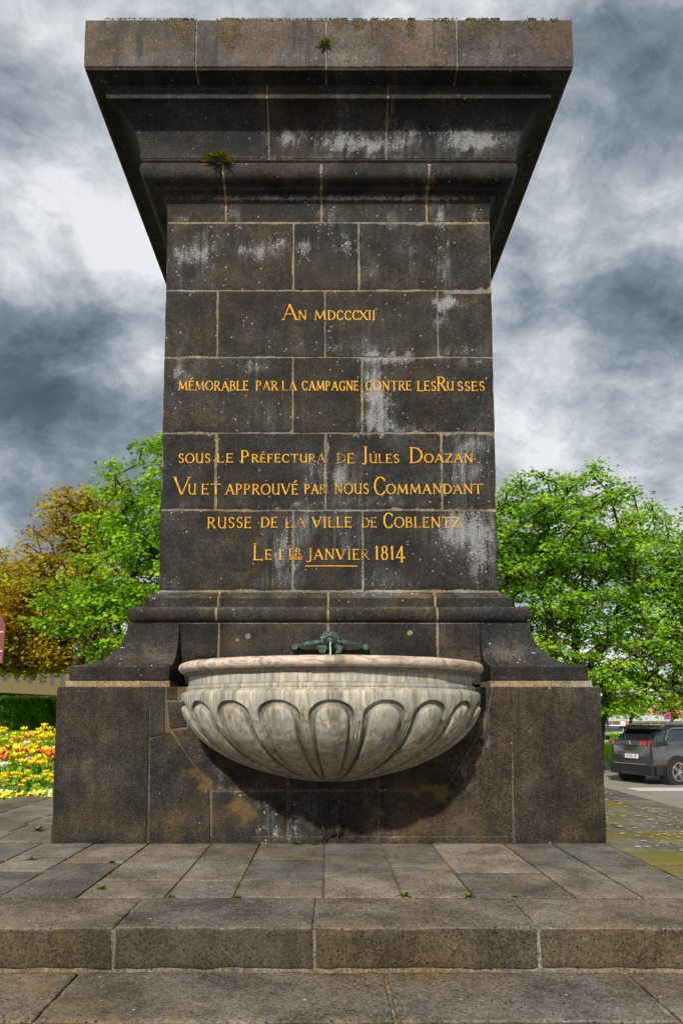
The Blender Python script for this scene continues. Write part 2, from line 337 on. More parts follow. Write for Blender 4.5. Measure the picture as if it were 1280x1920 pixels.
def rock_box(name, x0, x1, y0, y1, z0, z1, mat, parent, r=.012, step=.06, amp=.0018, xs0=0.0, xs1=0.0, chip=1.5, seed=0.0, stains=True, depth_steps=2, map_fn=None):
    """a dressed stone with weathered arrises; xs0/xs1 lean its two ends"""
    def coords(a, b, st):
        L = b - a; rr = min(r, L * .2); n = max(1, int(round((L - 2 * rr) / st)))
        return [a, a + rr * .35, a + rr] + [a + rr + (L - 2 * rr) * i / n for i in range(1, n)] + [b - rr, b - rr * .35, b]
    X = coords(x0, x1, step); Y = coords(y0, y1, max(step, (y1 - y0) / depth_steps)); Z = coords(z0, z1, step)
    idx = {}; V = []; Fc = []
    zc0, zc1 = z0, z1
    def vid(i, j, k):
        key = (i, j, k)
        if key in idx: return idx[key]
        p = Vector((X[i], Y[j], Z[k]))
        rr = r * max(.25, 1 + chip * nz(p, 5.0, seed) + .8 * nz(p, 19, seed))
        hx, hy, hz = min(rr, (x1 - x0) * .4), min(rr, (y1 - y0) * .4), min(rr, (z1 - z0) * .4)
        q = Vector((min(max(p.x, x0 + hx), x1 - hx), min(max(p.y, y0 + hy), y1 - hy), min(max(p.z, z0 + hz), z1 - hz)))
        d = p - q
        if d.length > 1e-6:
            dn = d.normalized(); p = q + dn * min(d.length, rr)
            p += dn * (amp * nz(p, 7, seed + 3) + amp * .5 * nz(p, 25, seed))
        tz = (p.z - z0) / (z1 - z0)
        f = (p.x - x0) / (x1 - x0)
        p.x += (xs0 * (1 - f) + xs1 * f) * (1 - tz)      # xs = shift at the foot
        if map_fn: p = map_fn(p)
        idx[key] = len(V); V.append(p); return idx[key]
    nx, ny, nZ = len(X) - 1, len(Y) - 1, len(Z) - 1
    for i in range(nx):
        for k in range(nZ):
            Fc.append((vid(i, 0, k), vid(i + 1, 0, k), vid(i + 1, 0, k + 1), vid(i, 0, k + 1)))
            Fc.append((vid(i + 1, ny, k), vid(i, ny, k), vid(i, ny, k + 1), vid(i + 1, ny, k + 1)))
    for i in range(nx):
        for j in range(ny):
            Fc.append((vid(i, j, 0), vid(i, j + 1, 0), vid(i + 1, j + 1, 0), vid(i + 1, j, 0)))
            Fc.append((vid(i, j, nZ), vid(i + 1, j, nZ), vid(i + 1, j + 1, nZ), vid(i, j + 1, nZ)))
    for j in range(ny):
        for k in range(nZ):
            Fc.append((vid(0, j, k), vid(0, j, k + 1), vid(0, j + 1, k + 1), vid(0, j + 1, k)))
            Fc.append((vid(nx, j, k), vid(nx, j + 1, k), vid(nx, j + 1, k + 1), vid(nx, j, k + 1)))
    me = mesh(name, V, Fc)
    if stains: stain_np(me)
    return link(name, me, mat, parent, True)

# ------------------------------------------------------------------ monument geometry, measured
XC = 0.02
B0 = P(CX + 521, 1581, 0).x
lo, hi = 0, 2
for _ in range(50):
    m_ = (lo + hi) / 2
    if P(CX + 318, 1105, m_).x > B0 - m_: hi = m_
    else: lo = m_
YS = m_                                         # plane of the shaft face
HWB = B0 - YS; HWT = P(CX + 302, 425, YS).x     # half widths, foot and head of the shaft
ZSB, ZST = Zat(1108, YS), Zat(418, YS)
def HW(z):
    t = min(max((z - ZSB) / (ZST - ZSB), 0), 1); return HWB + (HWT - HWB) * t
def OZ(half, py):                               # silhouette point -> (offset from the shaft face, height)
    a, b = -.5, 1.6
    for _ in range(45):
        m = (a + b) / 2; q = P(CX + half, py, YS - m)
        if q.x > HW(q.z) + m: a = m
        else: b = m
    return (m, q.z)
YB = YS + HWB * 2                               # back of the shaft
print('DB', DB, 'YS', YS, 'HW', HWB, HWT, 'ZS', ZSB, ZST)
mon = empty('fountain_monument', (0, 0, 0), label='tall dark basalt fountain monument with a heavy cornice and gilded French inscription', cat='monument')

def S(px, py, rx, ry, ch, amp, Y=None):
    Y = YS if Y is None else Y; p = P(px, py, Y); s = (DB + Y) / F_PX
    STAINS.append((p.x, p.z, rx * s, ry * s, ch, amp))
# pale bloom (0)
for a in [(362, 478, 30, 22, .9), (335, 500, 7, 45, .6), (385, 520, 12, 35, .5), (392, 455, 14, 40, .5), (462, 470, 22, 14, .7), (495, 475, 25, 18, .6), (520, 460, 20, 16, .7), (568, 470, 14, 22, 1.0),
          (650, 460, 18, 25, .8), (700, 500, 10, 40, .35), (765, 490, 14, 55, .4), (830, 480, 16, 60, .55), (842, 515, 22, 14, .4),
          (835, 565, 18, 12, 1.2), (828, 590, 10, 22, 1.1), (840, 572, 24, 6, .9), (860, 658, 40, 10, .6),
          (700, 600, 60, 30, .22), (640, 650, 80, 18, .45), (475, 690, 24, 16, .7), (735, 672, 60, 10, 1.2), (700, 715, 16, 45, .95), (715, 760, 26, 40, .8), (700, 795, 22, 20, 1.1), (760, 805, 60, 8, .7), (880, 678, 40, 8, .6), (345, 700, 20, 14, .5), (500, 780, 60, 30, .3),
          (645, 860, 40, 30, .3), (640, 890, 16, 22, .7), (585, 880, 14, 40, .7), (660, 905, 60, 14, .3), (870, 880, 45, 60, .62), (900, 830, 40, 20, .5), (560, 948, 60, 6, .6), (330, 948, 30, 6, .5), (700, 940, 80, 8, .6),
          (620, 975, 60, 16, .5), (530, 1040, 25, 40, .65), (560, 1000, 30, 40, .45), (650, 1020, 30, 30, .5), (870, 985, 60, 30, .8), (900, 1040, 28, 55, .8), (850, 1010, 40, 30, .5), (720, 1085, 50, 18, .5), (520, 1090, 60, 12, .4), (320, 1095, 14, 14, .6), (360, 675, 50, 4, .4),
          (345, 640, 10, 80, .35), (330, 720, 8, 60, .4)]:
    S(a[0], a[1], a[2], a[3], 0, a[4])
for a in [(545, 275, 40, 14, .8), (640, 280, 50, 16, .9), (700, 285, 60, 12, .9), (760, 270, 30, 20, .6), (860, 275, 50, 18, 1.0), (900, 280, 50, 14, .9), (640, 240, 20, 40, .3), (350, 215, 12, 30, .5), (930, 320, 20, 14, .9), (600, 330, 30, 12, .3), (800, 330, 60, 10, .3),
          (335, 395, 12, 14, .7), (440, 385, 12, 20, .5), (620, 390, 25, 25, .5), (735, 395, 20, 20, .5), (830, 385, 14, 30, .7), (905, 390, 10, 20, .7)]:
    S(a[0], a[1], a[2], a[3], 0, a[4], YS - .2)
# ochre (1) beside open joints and low on the base
for a in [(418, 385, 6, 40, 1.2), (500, 240, 6, 50, .9), (602, 370, 5, 60, 1.0), (728, 240, 6, 50, 1.0), (805, 360, 6, 60, 1.1), (870, 552, 50, 6, 1.0), (600, 160, 500, 5, .5)]:
    S(a[0], a[1], a[2], a[3], 1, a[4], YS - .2)
for a in [(180, 1540, 90, 40, .55), (330, 1540, 60, 50, .6), (340, 1440, 25, 50, .35), (370, 1440, 14, 22, .9), (385, 1470, 10, 10, 1.2), (450, 1510, 25, 26, 1.0), (430, 1480, 60, 5, .6), (470, 1540, 30, 30, .5), (860, 1540, 90, 45, .6), (1060, 1550, 80, 35, .5),
          (790, 1480, 60, 6, 1.1), (825, 1490, 14, 12, 1.2), (870, 1440, 10, 50, .7), (905, 1390, 6, 40, 1.0), (700, 1540, 14, 60, .7), (765, 1545, 30, 40, .45), (640, 1530, 60, 40, .35)]:
    S(a[0], a[1], a[2], a[3], 1, a[4], 0)
for a in [(415, 1462, 7, 24, .7), (395, 1482, 10, 4, .6), (492, 1530, 5, 60, .75), (512, 1540, 9, 50, .5), (534, 1530, 4, 60, .5), (553, 1560, 10, 40, .5), (905, 1400, 5, 30, .8), (870, 1452, 5, 20, .6), (468, 1484, 40, 5, .6), (585, 1500, 14, 50, .25)]:
    S(a[0], a[1], a[2], a[3], 0, a[4], 0)
for a in ((552, 1530, 4, 40, .35), (515, 1565, 12, 16, .35), (702, 1520, 3, 40, .8), (466, 1556, 4, 22, .4)): S(a[0], a[1], a[2], a[3], 0, a[4], 0)
S(705, 1478, 70, 30, 0, .12, 0)
for a in ((500, 351, 190, 3, .9), (760, 351, 150, 3, 1.0), (350, 183, 140, 2.5, .6), (620, 183, 140, 2.5, .8), (900, 183, 120, 2.5, .9), (600, 303, 300, 2.5, .7)): S(a[0], a[1], a[2], a[3], 0, a[4], YS - .25)
# moss (2) hanging from the cornice edge
OC, ZC0 = OZ(458.5, 127); _, ZC1 = OZ(457, 33); YC = YS - OC
for a in [(330, 45, 26, 16, 1.2), (345, 60, 18, 22, .9), (370, 95, 60, 60, .28), (428, 45, 20, 30, 1.4), (430, 80, 14, 30, .9), (640, 45, 14, 12, 1.1), (672, 45, 12, 12, 1.2), (703, 55, 10, 28, 1.5), (735, 45, 30, 12, .9), (770, 55, 7, 20, 1.2), (882, 55, 10, 20, 1.3), (908, 48, 20, 12, .9), (930, 55, 9, 22, 1.4), (995, 55, 10, 20, 1.4), (1018, 65, 8, 30, 1.4), (1000, 80, 45, 50, .55), (1040, 60, 30, 40, .5), (820, 60, 50, 30, .35), (560, 48, 50, 10, .5), (480, 48, 40, 8, .5), (230, 44, 60, 8, .4)]:
    S(a[0], a[1], a[2], a[3], 2, a[4], YC)
for a in [(600, 300, 400, 3, .3), (500, 250, 4, 50, .5), (728, 250, 4, 50, .5)]: S(a[0], a[1], a[2], a[3], 2, a[4], YS - .2)

def sweep(name, prof, stations, mat, inner=.32, amp=.003, end_r=.008, seed=0.0):
    """prof: (offset, z) from foot to head on the visible side; stations: (bx_sign or x, y, ox, oy)"""
    zb, zt = prof[0][1], prof[-1][1]
    ring = [(-inner, zb)] + list(prof) + [(-inner, zt)]
    V = []; n = len(ring); ns = len(stations)
    for si, s in enumerate(stations):
        e = si in (0, ns - 1)
        for (o, z) in ring:
            oo = o
            if e and o > -inner: oo = o - end_r
            z2 = z
            if e: z2 = z + (end_r if z == zb else (-end_r if z == zt else 0)) * .5
            hw = HW(z2)
            bx = s[0] if s[4] is None else XC + s[4] * hw
            p = Vector((bx + s[2] * oo, s[1] + s[3] * oo, z2))
            if o > -inner:
                k = amp * (nz(p, 6, seed) + .6 * nz(p, 21, seed))
                p += Vector((s[2], s[3], 0)).normalized() * k; p.z += k * .5
            V.append(p)
    Fc = []
    for si in range(ns - 1):
        for i in range(n):
            j = (i + 1) % n
            Fc.append((si * n + i, (si + 1) * n + i, (si + 1) * n + j, si * n + j))
    Fc.append(tuple(range(n))); Fc.append(tuple((ns - 1) * n + i for i in range(n))[::-1])
    me = mesh(name, V, Fc); stain_np(me)
    o = link(name, me, mat, mon, True)
    md = o.modifiers.new('edge', 'EDGE_SPLIT'); md.split_angle = R(38)
    return o
def stations_front(x0, x1, step=.05):
    n = max(2, int((x1 - x0) / step)); L = x1 - x0; e = .008
    xs = [x0, x0 + e] + [x0 + L * i / n for i in range(1, n)] + [x1 - e, x1]
    return [(x, YS, 0, -1, None) for x in xs]
def stations_corner(sgn, xin, L, step=.05):
    """from the joint at xin out to the corner and back along the side"""
    xc = XC + sgn * 1.9; n = max(2, int(abs(xc - xin) / step))
    out = [(xin, YS, 0, -1, None), (xin + sgn * .008, YS, 0, -1, None)] + [(xin + (xc - xin) * i / n, YS, 0, -1, None) for i in range(1, n + 1)]
    out += [(0, YS, sgn, -1, sgn)]
    m = 6
    out += [(0, YS + L * i / m, sgn, 0, sgn) for i in range(1, m)] + [(0, YS + L - .008, sgn, 0, sgn), (0, YS + L, sgn, 0, sgn)]
    if sgn > 0: return out
    return out[::-1]
def flip(o):
    pass
def course(name, prof, joints_px, py, mat, gap=.018, core_mat=MOR, inner=.32, corner_L=1.3, inset=.006, amp=.003, skip_mid=None):
    Yp = YS - max(p[0] for p in prof)
    js = [P(j, py, Yp).x for j in joints_px]
    g = gap / 2; sd = random.random() * 50
    sweep(name, prof, stations_corner(-1, js[0] - g, corner_L), mat, inner, amp, seed=sd)
    for a, b in zip(js, js[1:]):
        sweep(name, prof, stations_front(a + g, b - g), mat, inner, amp, seed=sd + a)
    sweep(name, prof, stations_corner(1, js[-1] + g, corner_L), mat, inner, amp, seed=sd + 9)
    # sides and back
    ys = [YS + corner_L + gap, YS + HWB * 1.12, YB - .6]
    for sgn in (-1, 1):
        for a, b in ((ys[0], ys[1] - g), (ys[1] + g, YB)):
            st = [(0, a, sgn, 0, sgn), (0, a + .01, sgn, 0, sgn), (0, b - .01, sgn, 0, sgn)]
            if b == YB: st += [(0, YB, sgn, 1, sgn), (XC, YB, 0, 1, None)]
            else: st += [(0, b, sgn, 0, sgn)]
            if sgn < 0: st = st[::-1]
            sweep(name, prof, st, mat, inner, amp, seed=sd + a)
    # mortar core a few millimetres behind the faces
    zb, zt = prof[0][1], prof[-1][1]
    pr = []
    for i, (o, z) in enumerate(prof):
        a, b = prof[max(i - 1, 0)], prof[min(i + 1, len(prof) - 1)]; du, dv = b[0] - a[0], b[1] - a[1]; l = math.hypot(du, dv) or 1
        pr.append((o - inset * dv / l, z + inset * du / l))
    pr[0] = (pr[0][0] - inset, zb - .010); pr[-1] = (pr[-1][0] - inset, zt + .010)
    loop = [(0, YS, -1, -1, -1)] + [(XC - 1.8 + .1 * i, YS, 0, -1, None) for i in range(37)] + [(0, YS, 1, -1, 1), (0, YB, 1, 1, 1), (0, YB, -1, 1, -1), (0, YS, -1, -1, -1)]
    V = []; n = len(pr)
    for s in loop:
        for (o, z) in pr:
            bx = s[0] if s[4] is None else XC + s[4] * HW(z)
            V.append((bx + s[2] * o, s[1] + s[3] * o, z))
    Fc = []
    for si in range(len(loop) - 1):
        for i in range(n - 1): Fc.append((si * n + i, (si + 1) * n + i, (si + 1) * n + i + 1, si * n + i + 1))
    # caps
    c0 = [si * n for si in range(len(loop) - 1)]; c1 = [si * n + n - 1 for si in range(len(loop) - 1)]
    Fc.append(tuple(c0[::-1])); Fc.append(tuple(c1))
    me = mesh('mortar', V, Fc); stain_np(me)
    link('mortar', me, core_mat, mon)
def arc_pts(a, b, n, bulge, concave=False):
    """quarter-ellipse between two (o, z) points; bulge 'o' -> tangent vertical at a"""
    out = []
    for i in range(n + 1):
        t = i / n * math.pi / 2
        if bulge == 'va': u, v = 1 - math.cos(t), math.sin(t)       # leaves a vertically, arrives at b horizontally
        else: u, v = math.sin(t), 1 - math.cos(t)                   # leaves a horizontally
        out.append((a[0] + (b[0] - a[0]) * u, a[1] + (b[1] - a[1]) * v))
    return out

# --- cornice corona
zc0, zc1 = OZ(458.5, 127)[1], OZ(457, 33)[1]
OFIL = OZ(416, 185)[0]
corona = [(OC - .01, zc0 + .012), (OC, zc0 + .022)] + [(OC, zc0 + (zc1 - zc0) * t) for t in (.2, .4, .6, .8)] + [(OC, zc1 - .03), (OC - .025, zc1)]
course('cornice_block', corona, [368, 611, 856], 80, CORO, inner=.2 - 0 + .12, amp=.005, inset=.010, corner_L=1.5)
OFIL_ = OFIL
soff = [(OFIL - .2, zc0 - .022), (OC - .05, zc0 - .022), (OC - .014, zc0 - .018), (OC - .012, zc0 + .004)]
course('soffit_shade', soff, [368, 611, 856], 120, BAS, inner=.2, amp=.004, inset=.012, corner_L=1.5)  # dark ring added below the corona, soffit shade put into its colour
# soffit tan joint strip between corona and cyma
zf0 = OZ(416, 185)[1]; zf1 = zc0 - .03
bot = OZ(352, 297)
cyma = arc_pts(bot, (OFIL - .03, zf0), 12, 'va') + [(OFIL, zf0 + .004), (OFIL + .004, zf0 + .02), (OFIL + .004, zf1)]
course('cyma_block', cyma, [500, 728], 240, BAS, inset=.006)
# torus course
zt_top = bot[1] - .022
t_out = OZ(354, 318); t_low = OZ(332, 344); fil_t = OZ(327, 347); fil_b = OZ(326, 356)
zt1 = zt_top; zt0 = t_low[1]; tc_, tr_ = (zt0 + zt1) / 2, (zt1 - zt0) / 2
tor = []
for i in range(11):
    a = -math.pi / 2 + math.pi * i / 10
    tor.append((t_out[0] - tr_ * .75 + tr_ * .75 * math.cos(a), tc_ + tr_ * math.sin(a)))
zs_top = Zat(418, YS)
neck = [(0.0, zs_top + .02), (0.0, zs_top + .12)] + arc_pts((0.0, Zat(392, YS)), (fil_b[0] - .012, fil_b[1]), 8, 'va') + [(fil_b[0], fil_b[1] + .003), (fil_b[0], zt0 - .012), (t_out[0] - tr_ * .75, zt0 - .004)] + tor[1:]
neck = [neck[0]] + [p for p in neck[1:]]
course('torus_block', neck, [418, 602, 805], 350, BAS, gap=.024)
# plinth course under the shaft
pa = OZ(344, 1120); pb = OZ(345, 1133); qo = OZ(378, 1150)
zq1, zq0 = Zat(1136, YS - qo[0]), Zat(1166, YS - qo[0]); qc, qr = (zq0 + zq1) / 2, (zq1 - zq0) / 2
pt = [(qo[0] - qr * .8 + qr * .8 * math.cos(a), qc + qr * math.sin(a)) for a in [-math.pi / 2 + math.pi * i / 10 for i in range(11)]]
plinth = pt + [(pb[0] + .002, zq1 + .008), (pb[0], zq1 + .02), (pa[0], pa[1] - .01), (pa[0] - .012, pa[1]), (.03, ZSB - .03), (0.01, ZSB - .018)]
course('plinth_block', plinth, [405, 615, 820], 1150, BAS, gap=.024)
# wall course between the aprons
OW = OZ(374, 1168)[0] - .02
zw1 = zq0 - .012; zb1 = Zat(1285, 0)
zw0 = zb1 + .0
apr_top = (OZ(376, 1168)[0], zw1); apr_in = OZ(484, 1247); apr_bot = OZ(486, 1275)
zap0 = Zat(1277, YS - apr_bot[0])
# concave apron
apr = [(apr_bot[0] - .015, zap0), (apr_bot[0], zap0 + .015), (apr_in[0], apr_in[1] - .02), (apr_in[0] - .02, apr_in[1])]
apr += [q for q in arc_pts((apr_in[0] - .03, apr_in[1] + .003), apr_top, 12, 'x')][1:]
XIL = P(331, 1200, YS - .45).x; XIR = P(905, 1200, YS - .45).x
def apron(sgn, xin, xj):
    g = .006
    # stone next to the niche, then corner stone
    xs = (xj, xin) if sgn < 0 else (xin, xj)
    sweep('apron_block', apr, stations_front(min(xs) + g * (sgn < 0), max(xs) - g * (sgn > 0)), BAS, inner=.30, seed=sgn * 3)
    sweep('apron_block', apr, stations_corner(sgn, xj + sgn * g, 1.5), BAS, inner=.30, seed=sgn * 5)
apron(-1, XIL, P(225, 1250, YS - .7).x)
apron(1, XIR, P(1010, 1250, YS - .7).x)
for sgn in (-1, 1):
    st = [(0, YS + 1.515, sgn, 0, sgn), (0, YS + 1.53, sgn, 0, sgn), (0, YB, sgn, 1, sgn), (XC, YB, 0, 1, None)]
    if sgn < 0: st = st[::-1]
    sweep('apron_block', apr, st, BAS, inner=.30, seed=sgn)
wl = [P(j, 1200, YS - OW).x for j in (410, 615, 820)]
wx = [XIL - .25] + wl + [XIR + .25]
for a, b in zip(wx, wx[1:]):
    rock_box('wall_block', a + .012, b - .012, YS - OW, YS - OW + .35, zap0 - .02, zw1, BASE_M, mon, r=.012, seed=a)
box('mortar', XIL - .2, XIR + .2, YS - OW + .008, YS + .5, zap0 - .02, zw1 + .004, MOR, mon)
# small patch stone below the left joint
rock_box('patch_stone', P(382, 1, .3).x, P(417, 1, .3).x, YS - OW - .012, YS - OW + .1, Zat(1232, YS - OW), Zat(1208, YS - OW), BAS, mon, r=.006, seed=2, chip=.6)
for px, py, rr in ((465, 1193, 5.5), (768, 1187, 5), (445, 1200, 3)):
    bm = bmesh.new(); q = P(px, py, YS - OW); tube_bm(bm, [(q.x, YS - OW - .005, q.z), (q.x, YS - OW + .05, q.z)], rr * .0064, 12); bm_obj('plug', bm, MOR, mon)
# mortar bed under the apron
for x0, x1 in ((-B0 + .06 + XC, XIL), (XIR, B0 - .06 + XC)):
    box('mortar', x0, x1, YS - apr_bot[0] + .012, YB + .4, zb1 - .012, zap0 + .004, MOR, mon)

# --- shaft courses
rows = [(1108, 957, [549, 680]), (957, 812, [405, 610, 828]), (812, 670, [549, 678]), (670, 545, [408, 609, 820]), (545, 418, [550, 672])]
def xedge(sgn, z): return XC + sgn * HW(z)
for ri, (yb, yt, js) in enumerate(rows):
    z0, z1 = Zat(yb, YS), Zat(yt, YS)
    j = [P(q, (yb + yt) / 2, YS).x for q in js]
    xs = [None] + j + [None]
    g = .009
    for i in range(len(xs) - 1):
        a = xedge(-1, z1) if xs[i] is None else xs[i] + g
        b = xedge(1, z1) if xs[i + 1] is None else xs[i + 1] - g
        s0 = (xedge(-1, z0) - xedge(-1, z1)) if xs[i] is None else 0
        s1 = (xedge(1, z0) - xedge(1, z1)) if xs[i + 1] is None else 0
        proud = random.uniform(-.003, .004)
        d = 1.2 if (xs[i] is None or xs[i + 1] is None) else .4
        rock_box('shaft_block', a, b, YS - proud, YS + d, z0 + g, z1 - g * .6, BAS, mon, r=.013, xs0=s0, xs1=s1, seed=ri * 7 + i * 3, chip=1.8, depth_steps=3)
    for sgn in (-1, 1):
        for (ya, yb_) in ((YS + 1.22, YS + 2.5), (YS + 2.52, YB)):
            x_in, x_out = xedge(sgn, z1) - sgn * .4, xedge(sgn, z1)
            a, b = min(x_in, x_out), max(x_in, x_out); sh = xedge(sgn, z0) - xedge(sgn, z1)
            rock_box('shaft_block', a, b, ya, yb_, z0 + g, z1 - g * .6, BAS, mon, r=.013, xs0=sh, xs1=sh, seed=ri + sgn, step=.2, depth_steps=4)
    rock_box('shaft_block', xedge(-1, z1) + .45, xedge(1, z1) - .45, YB - .4, YB - .002, z0 + g, z1 - g * .6, BAS, mon, r=.013, seed=ri + 31, step=.25)
# mortar core of the shaft
V = []
for z in (ZSB - .02, Zat(418, YS) + .02):
    h = HW(z) - .005
    V += [(XC - h, YS + .005, z), (XC + h, YS + .005, z), (XC + h, YB - .005, z), (XC - h, YB - .005, z)]
me = mesh('mortar', V, [(0, 1, 5, 4), (1, 2, 6, 5), (2, 3, 7, 6), (3, 0, 4, 7), (0, 3, 2, 1), (4, 5, 6, 7)])
link('mortar', me, MOR, mon)
# broad mortar patch over the damaged corner stone
rock_box('mortar', P(822, 1, YS).x, xedge(1, 5.4) + .004, YS - .006, YS + .2, Zat(552, YS), Zat(545, YS), MOR, mon, r=.006, seed=4, chip=1)

# --- base courses
def poly_block(name, pts, Y0, depth, mat, r=.012, parent=mon):
    pts = [P(x, y, Y0) for x, y in pts]; pts = [(p.x, p.z) for p in pts]
    bm = bmesh.new(); prism(bm, pts, 'y', Y0, Y0 + depth)
    bmesh.ops.recalc_face_normals(bm, faces=bm.faces)
    bmesh.ops.bevel(bm, geom=list(bm.edges), offset=r, segments=2, affect='EDGES', profile=.5)
    bmesh.ops.triangulate(bm, faces=[f for f in bm.faces if len(f.verts) > 4])
    # finer faces so the weathering follows
    for _ in range(4):
        ed = [e for e in bm.edges if e.calc_length() > .11]
        if ed: bmesh.ops.subdivide_edges(bm, edges=ed, cuts=1, use_grid_fill=False); bmesh.ops.triangulate(bm, faces=[f for f in bm.faces if len(f.verts) > 4])
    me = bpy.data.meshes.new(name); bm.to_mesh(me); bm.free(); stain_np(me)
    return link(name, me, mat, parent)
zg, zt_ = -.01, Zat(1287, 0)
hb0, hb1 = B0, P(CX + 509, 1287, 0).x
xL1, xR1 = XC - hb1, XC + hb1
J = lambda x, y=1450: P(x, y, 0).x
rock_box('base_block', xL1, J(279) - .006, 0, 1.5, zg, zt_, BASE_M, mon, r=.016, xs0=-(hb0 - hb1), xs1=0, seed=1, depth_steps=3, chip=1.6, step=.07)
rock_box('base_block', J(961) + .008, xR1, 0, 1.5, zg, zt_, BASE_M, mon, r=.016, xs0=0, xs1=(hb0 - hb1), seed=2, depth_steps=3, chip=1.6, step=.07)
yg = 1584
poly_block('base_block', [(281.5, 1287), (309, 1287), (309, 1376), (281.5, 1383)], 0, .4, BASE_M)
poly_block('base_block', [(281.5, 1387), (318, 1371), (345, 1410), (392, 1482), (395, yg), (280.5, yg)], -.004, .4, BASE_M)
poly_block('base_block', [(313, 1288), (332, 1288), (332, 1312), (313, 1312)], .004, .4, BASE_M, .006)
poly_block('base_block', [(314, 1316), (345, 1316), (350, 1362), (318, 1366)], .002, .4, BASE_M, .006)
poly_block('base_block', [(322, 1370), (352, 1366), (352, 1318), (538, 1318), (538, 1481), (394, 1481)], .010, .4, BASE_M)
poly_block('base_block', [(541, 1300), (708, 1300), (708, 1481), (541, 1481)], .010, .4, BASE_M)
poly_block('base_block', [(711, 1318), (900, 1318), (898, 1375), (860, 1440), (835, 1481), (711, 1481)], .010, .4, BASE_M)
poly_block('base_block', [(398, 1484), (537, 1484), (537, yg), (397.5, yg)], .0, .4, BASE_M)
poly_block('base_block', [(541, 1484), (708, 1484), (708, yg), (541, yg)], .006, .4, BASE_M)
poly_block('base_block', [(712, 1484), (836, 1484), (864, 1441), (902, 1376), (915, 1350), (925, 1287), (958.5, 1287), (960, yg), (712, yg)], -.003, .4, BASE_M)
poly_block('base_block', [(904, 1288), (921, 1288), (914, 1330), (900, 1340), (901, 1316)], .004, .4, BASE_M, .006)
box('mortar', J(275), J(965), .014, .5, 0.0, zt_ - .004, MORB, mon)
# top of the base behind the basin, sides and back
rock_box('base_block', J(290), J(950), .42, YS + .2, .9, zt_ + .003, BASE_M, mon, step=.2)
for sgn in (-1, 1):
    xo = XC + sgn * hb1; a, b = sorted((xo, xo - sgn * .8))
    sh = sgn * (hb0 - hb1)
    for ya, yb_ in ((1.515, 3.2), (3.215, YB + YS)):
        rock_box('base_block', a, b, ya, yb_, zg, zt_, BASE_M, mon, r=.016, xs0=sh, xs1=sh, step=.25, depth_steps=5, seed=ya * sgn)
rock_box('base_block', XC - hb1 + .82, XC + hb1 - .82, YB + YS - .8, YB + YS - .004, zg, zt_, BASE_M, mon, step=.3)
# low footing strip in front of the three middle stones
rock_box('footing_stone', J(470), J(958), -.022, .1, -.01, .075, BASE_M, mon, r=.012, chip=2.2, seed=8)

# ------------------------------------------------------------------ gilded inscription
def arc(cx, cz, rx, rz, a0, a1, n=10): return [(cx + rx * math.cos(R(a0 + (a1 - a0) * i / n)), cz + rz * math.sin(R(a0 + (a1 - a0) * i / n))) for i in range(n + 1)]
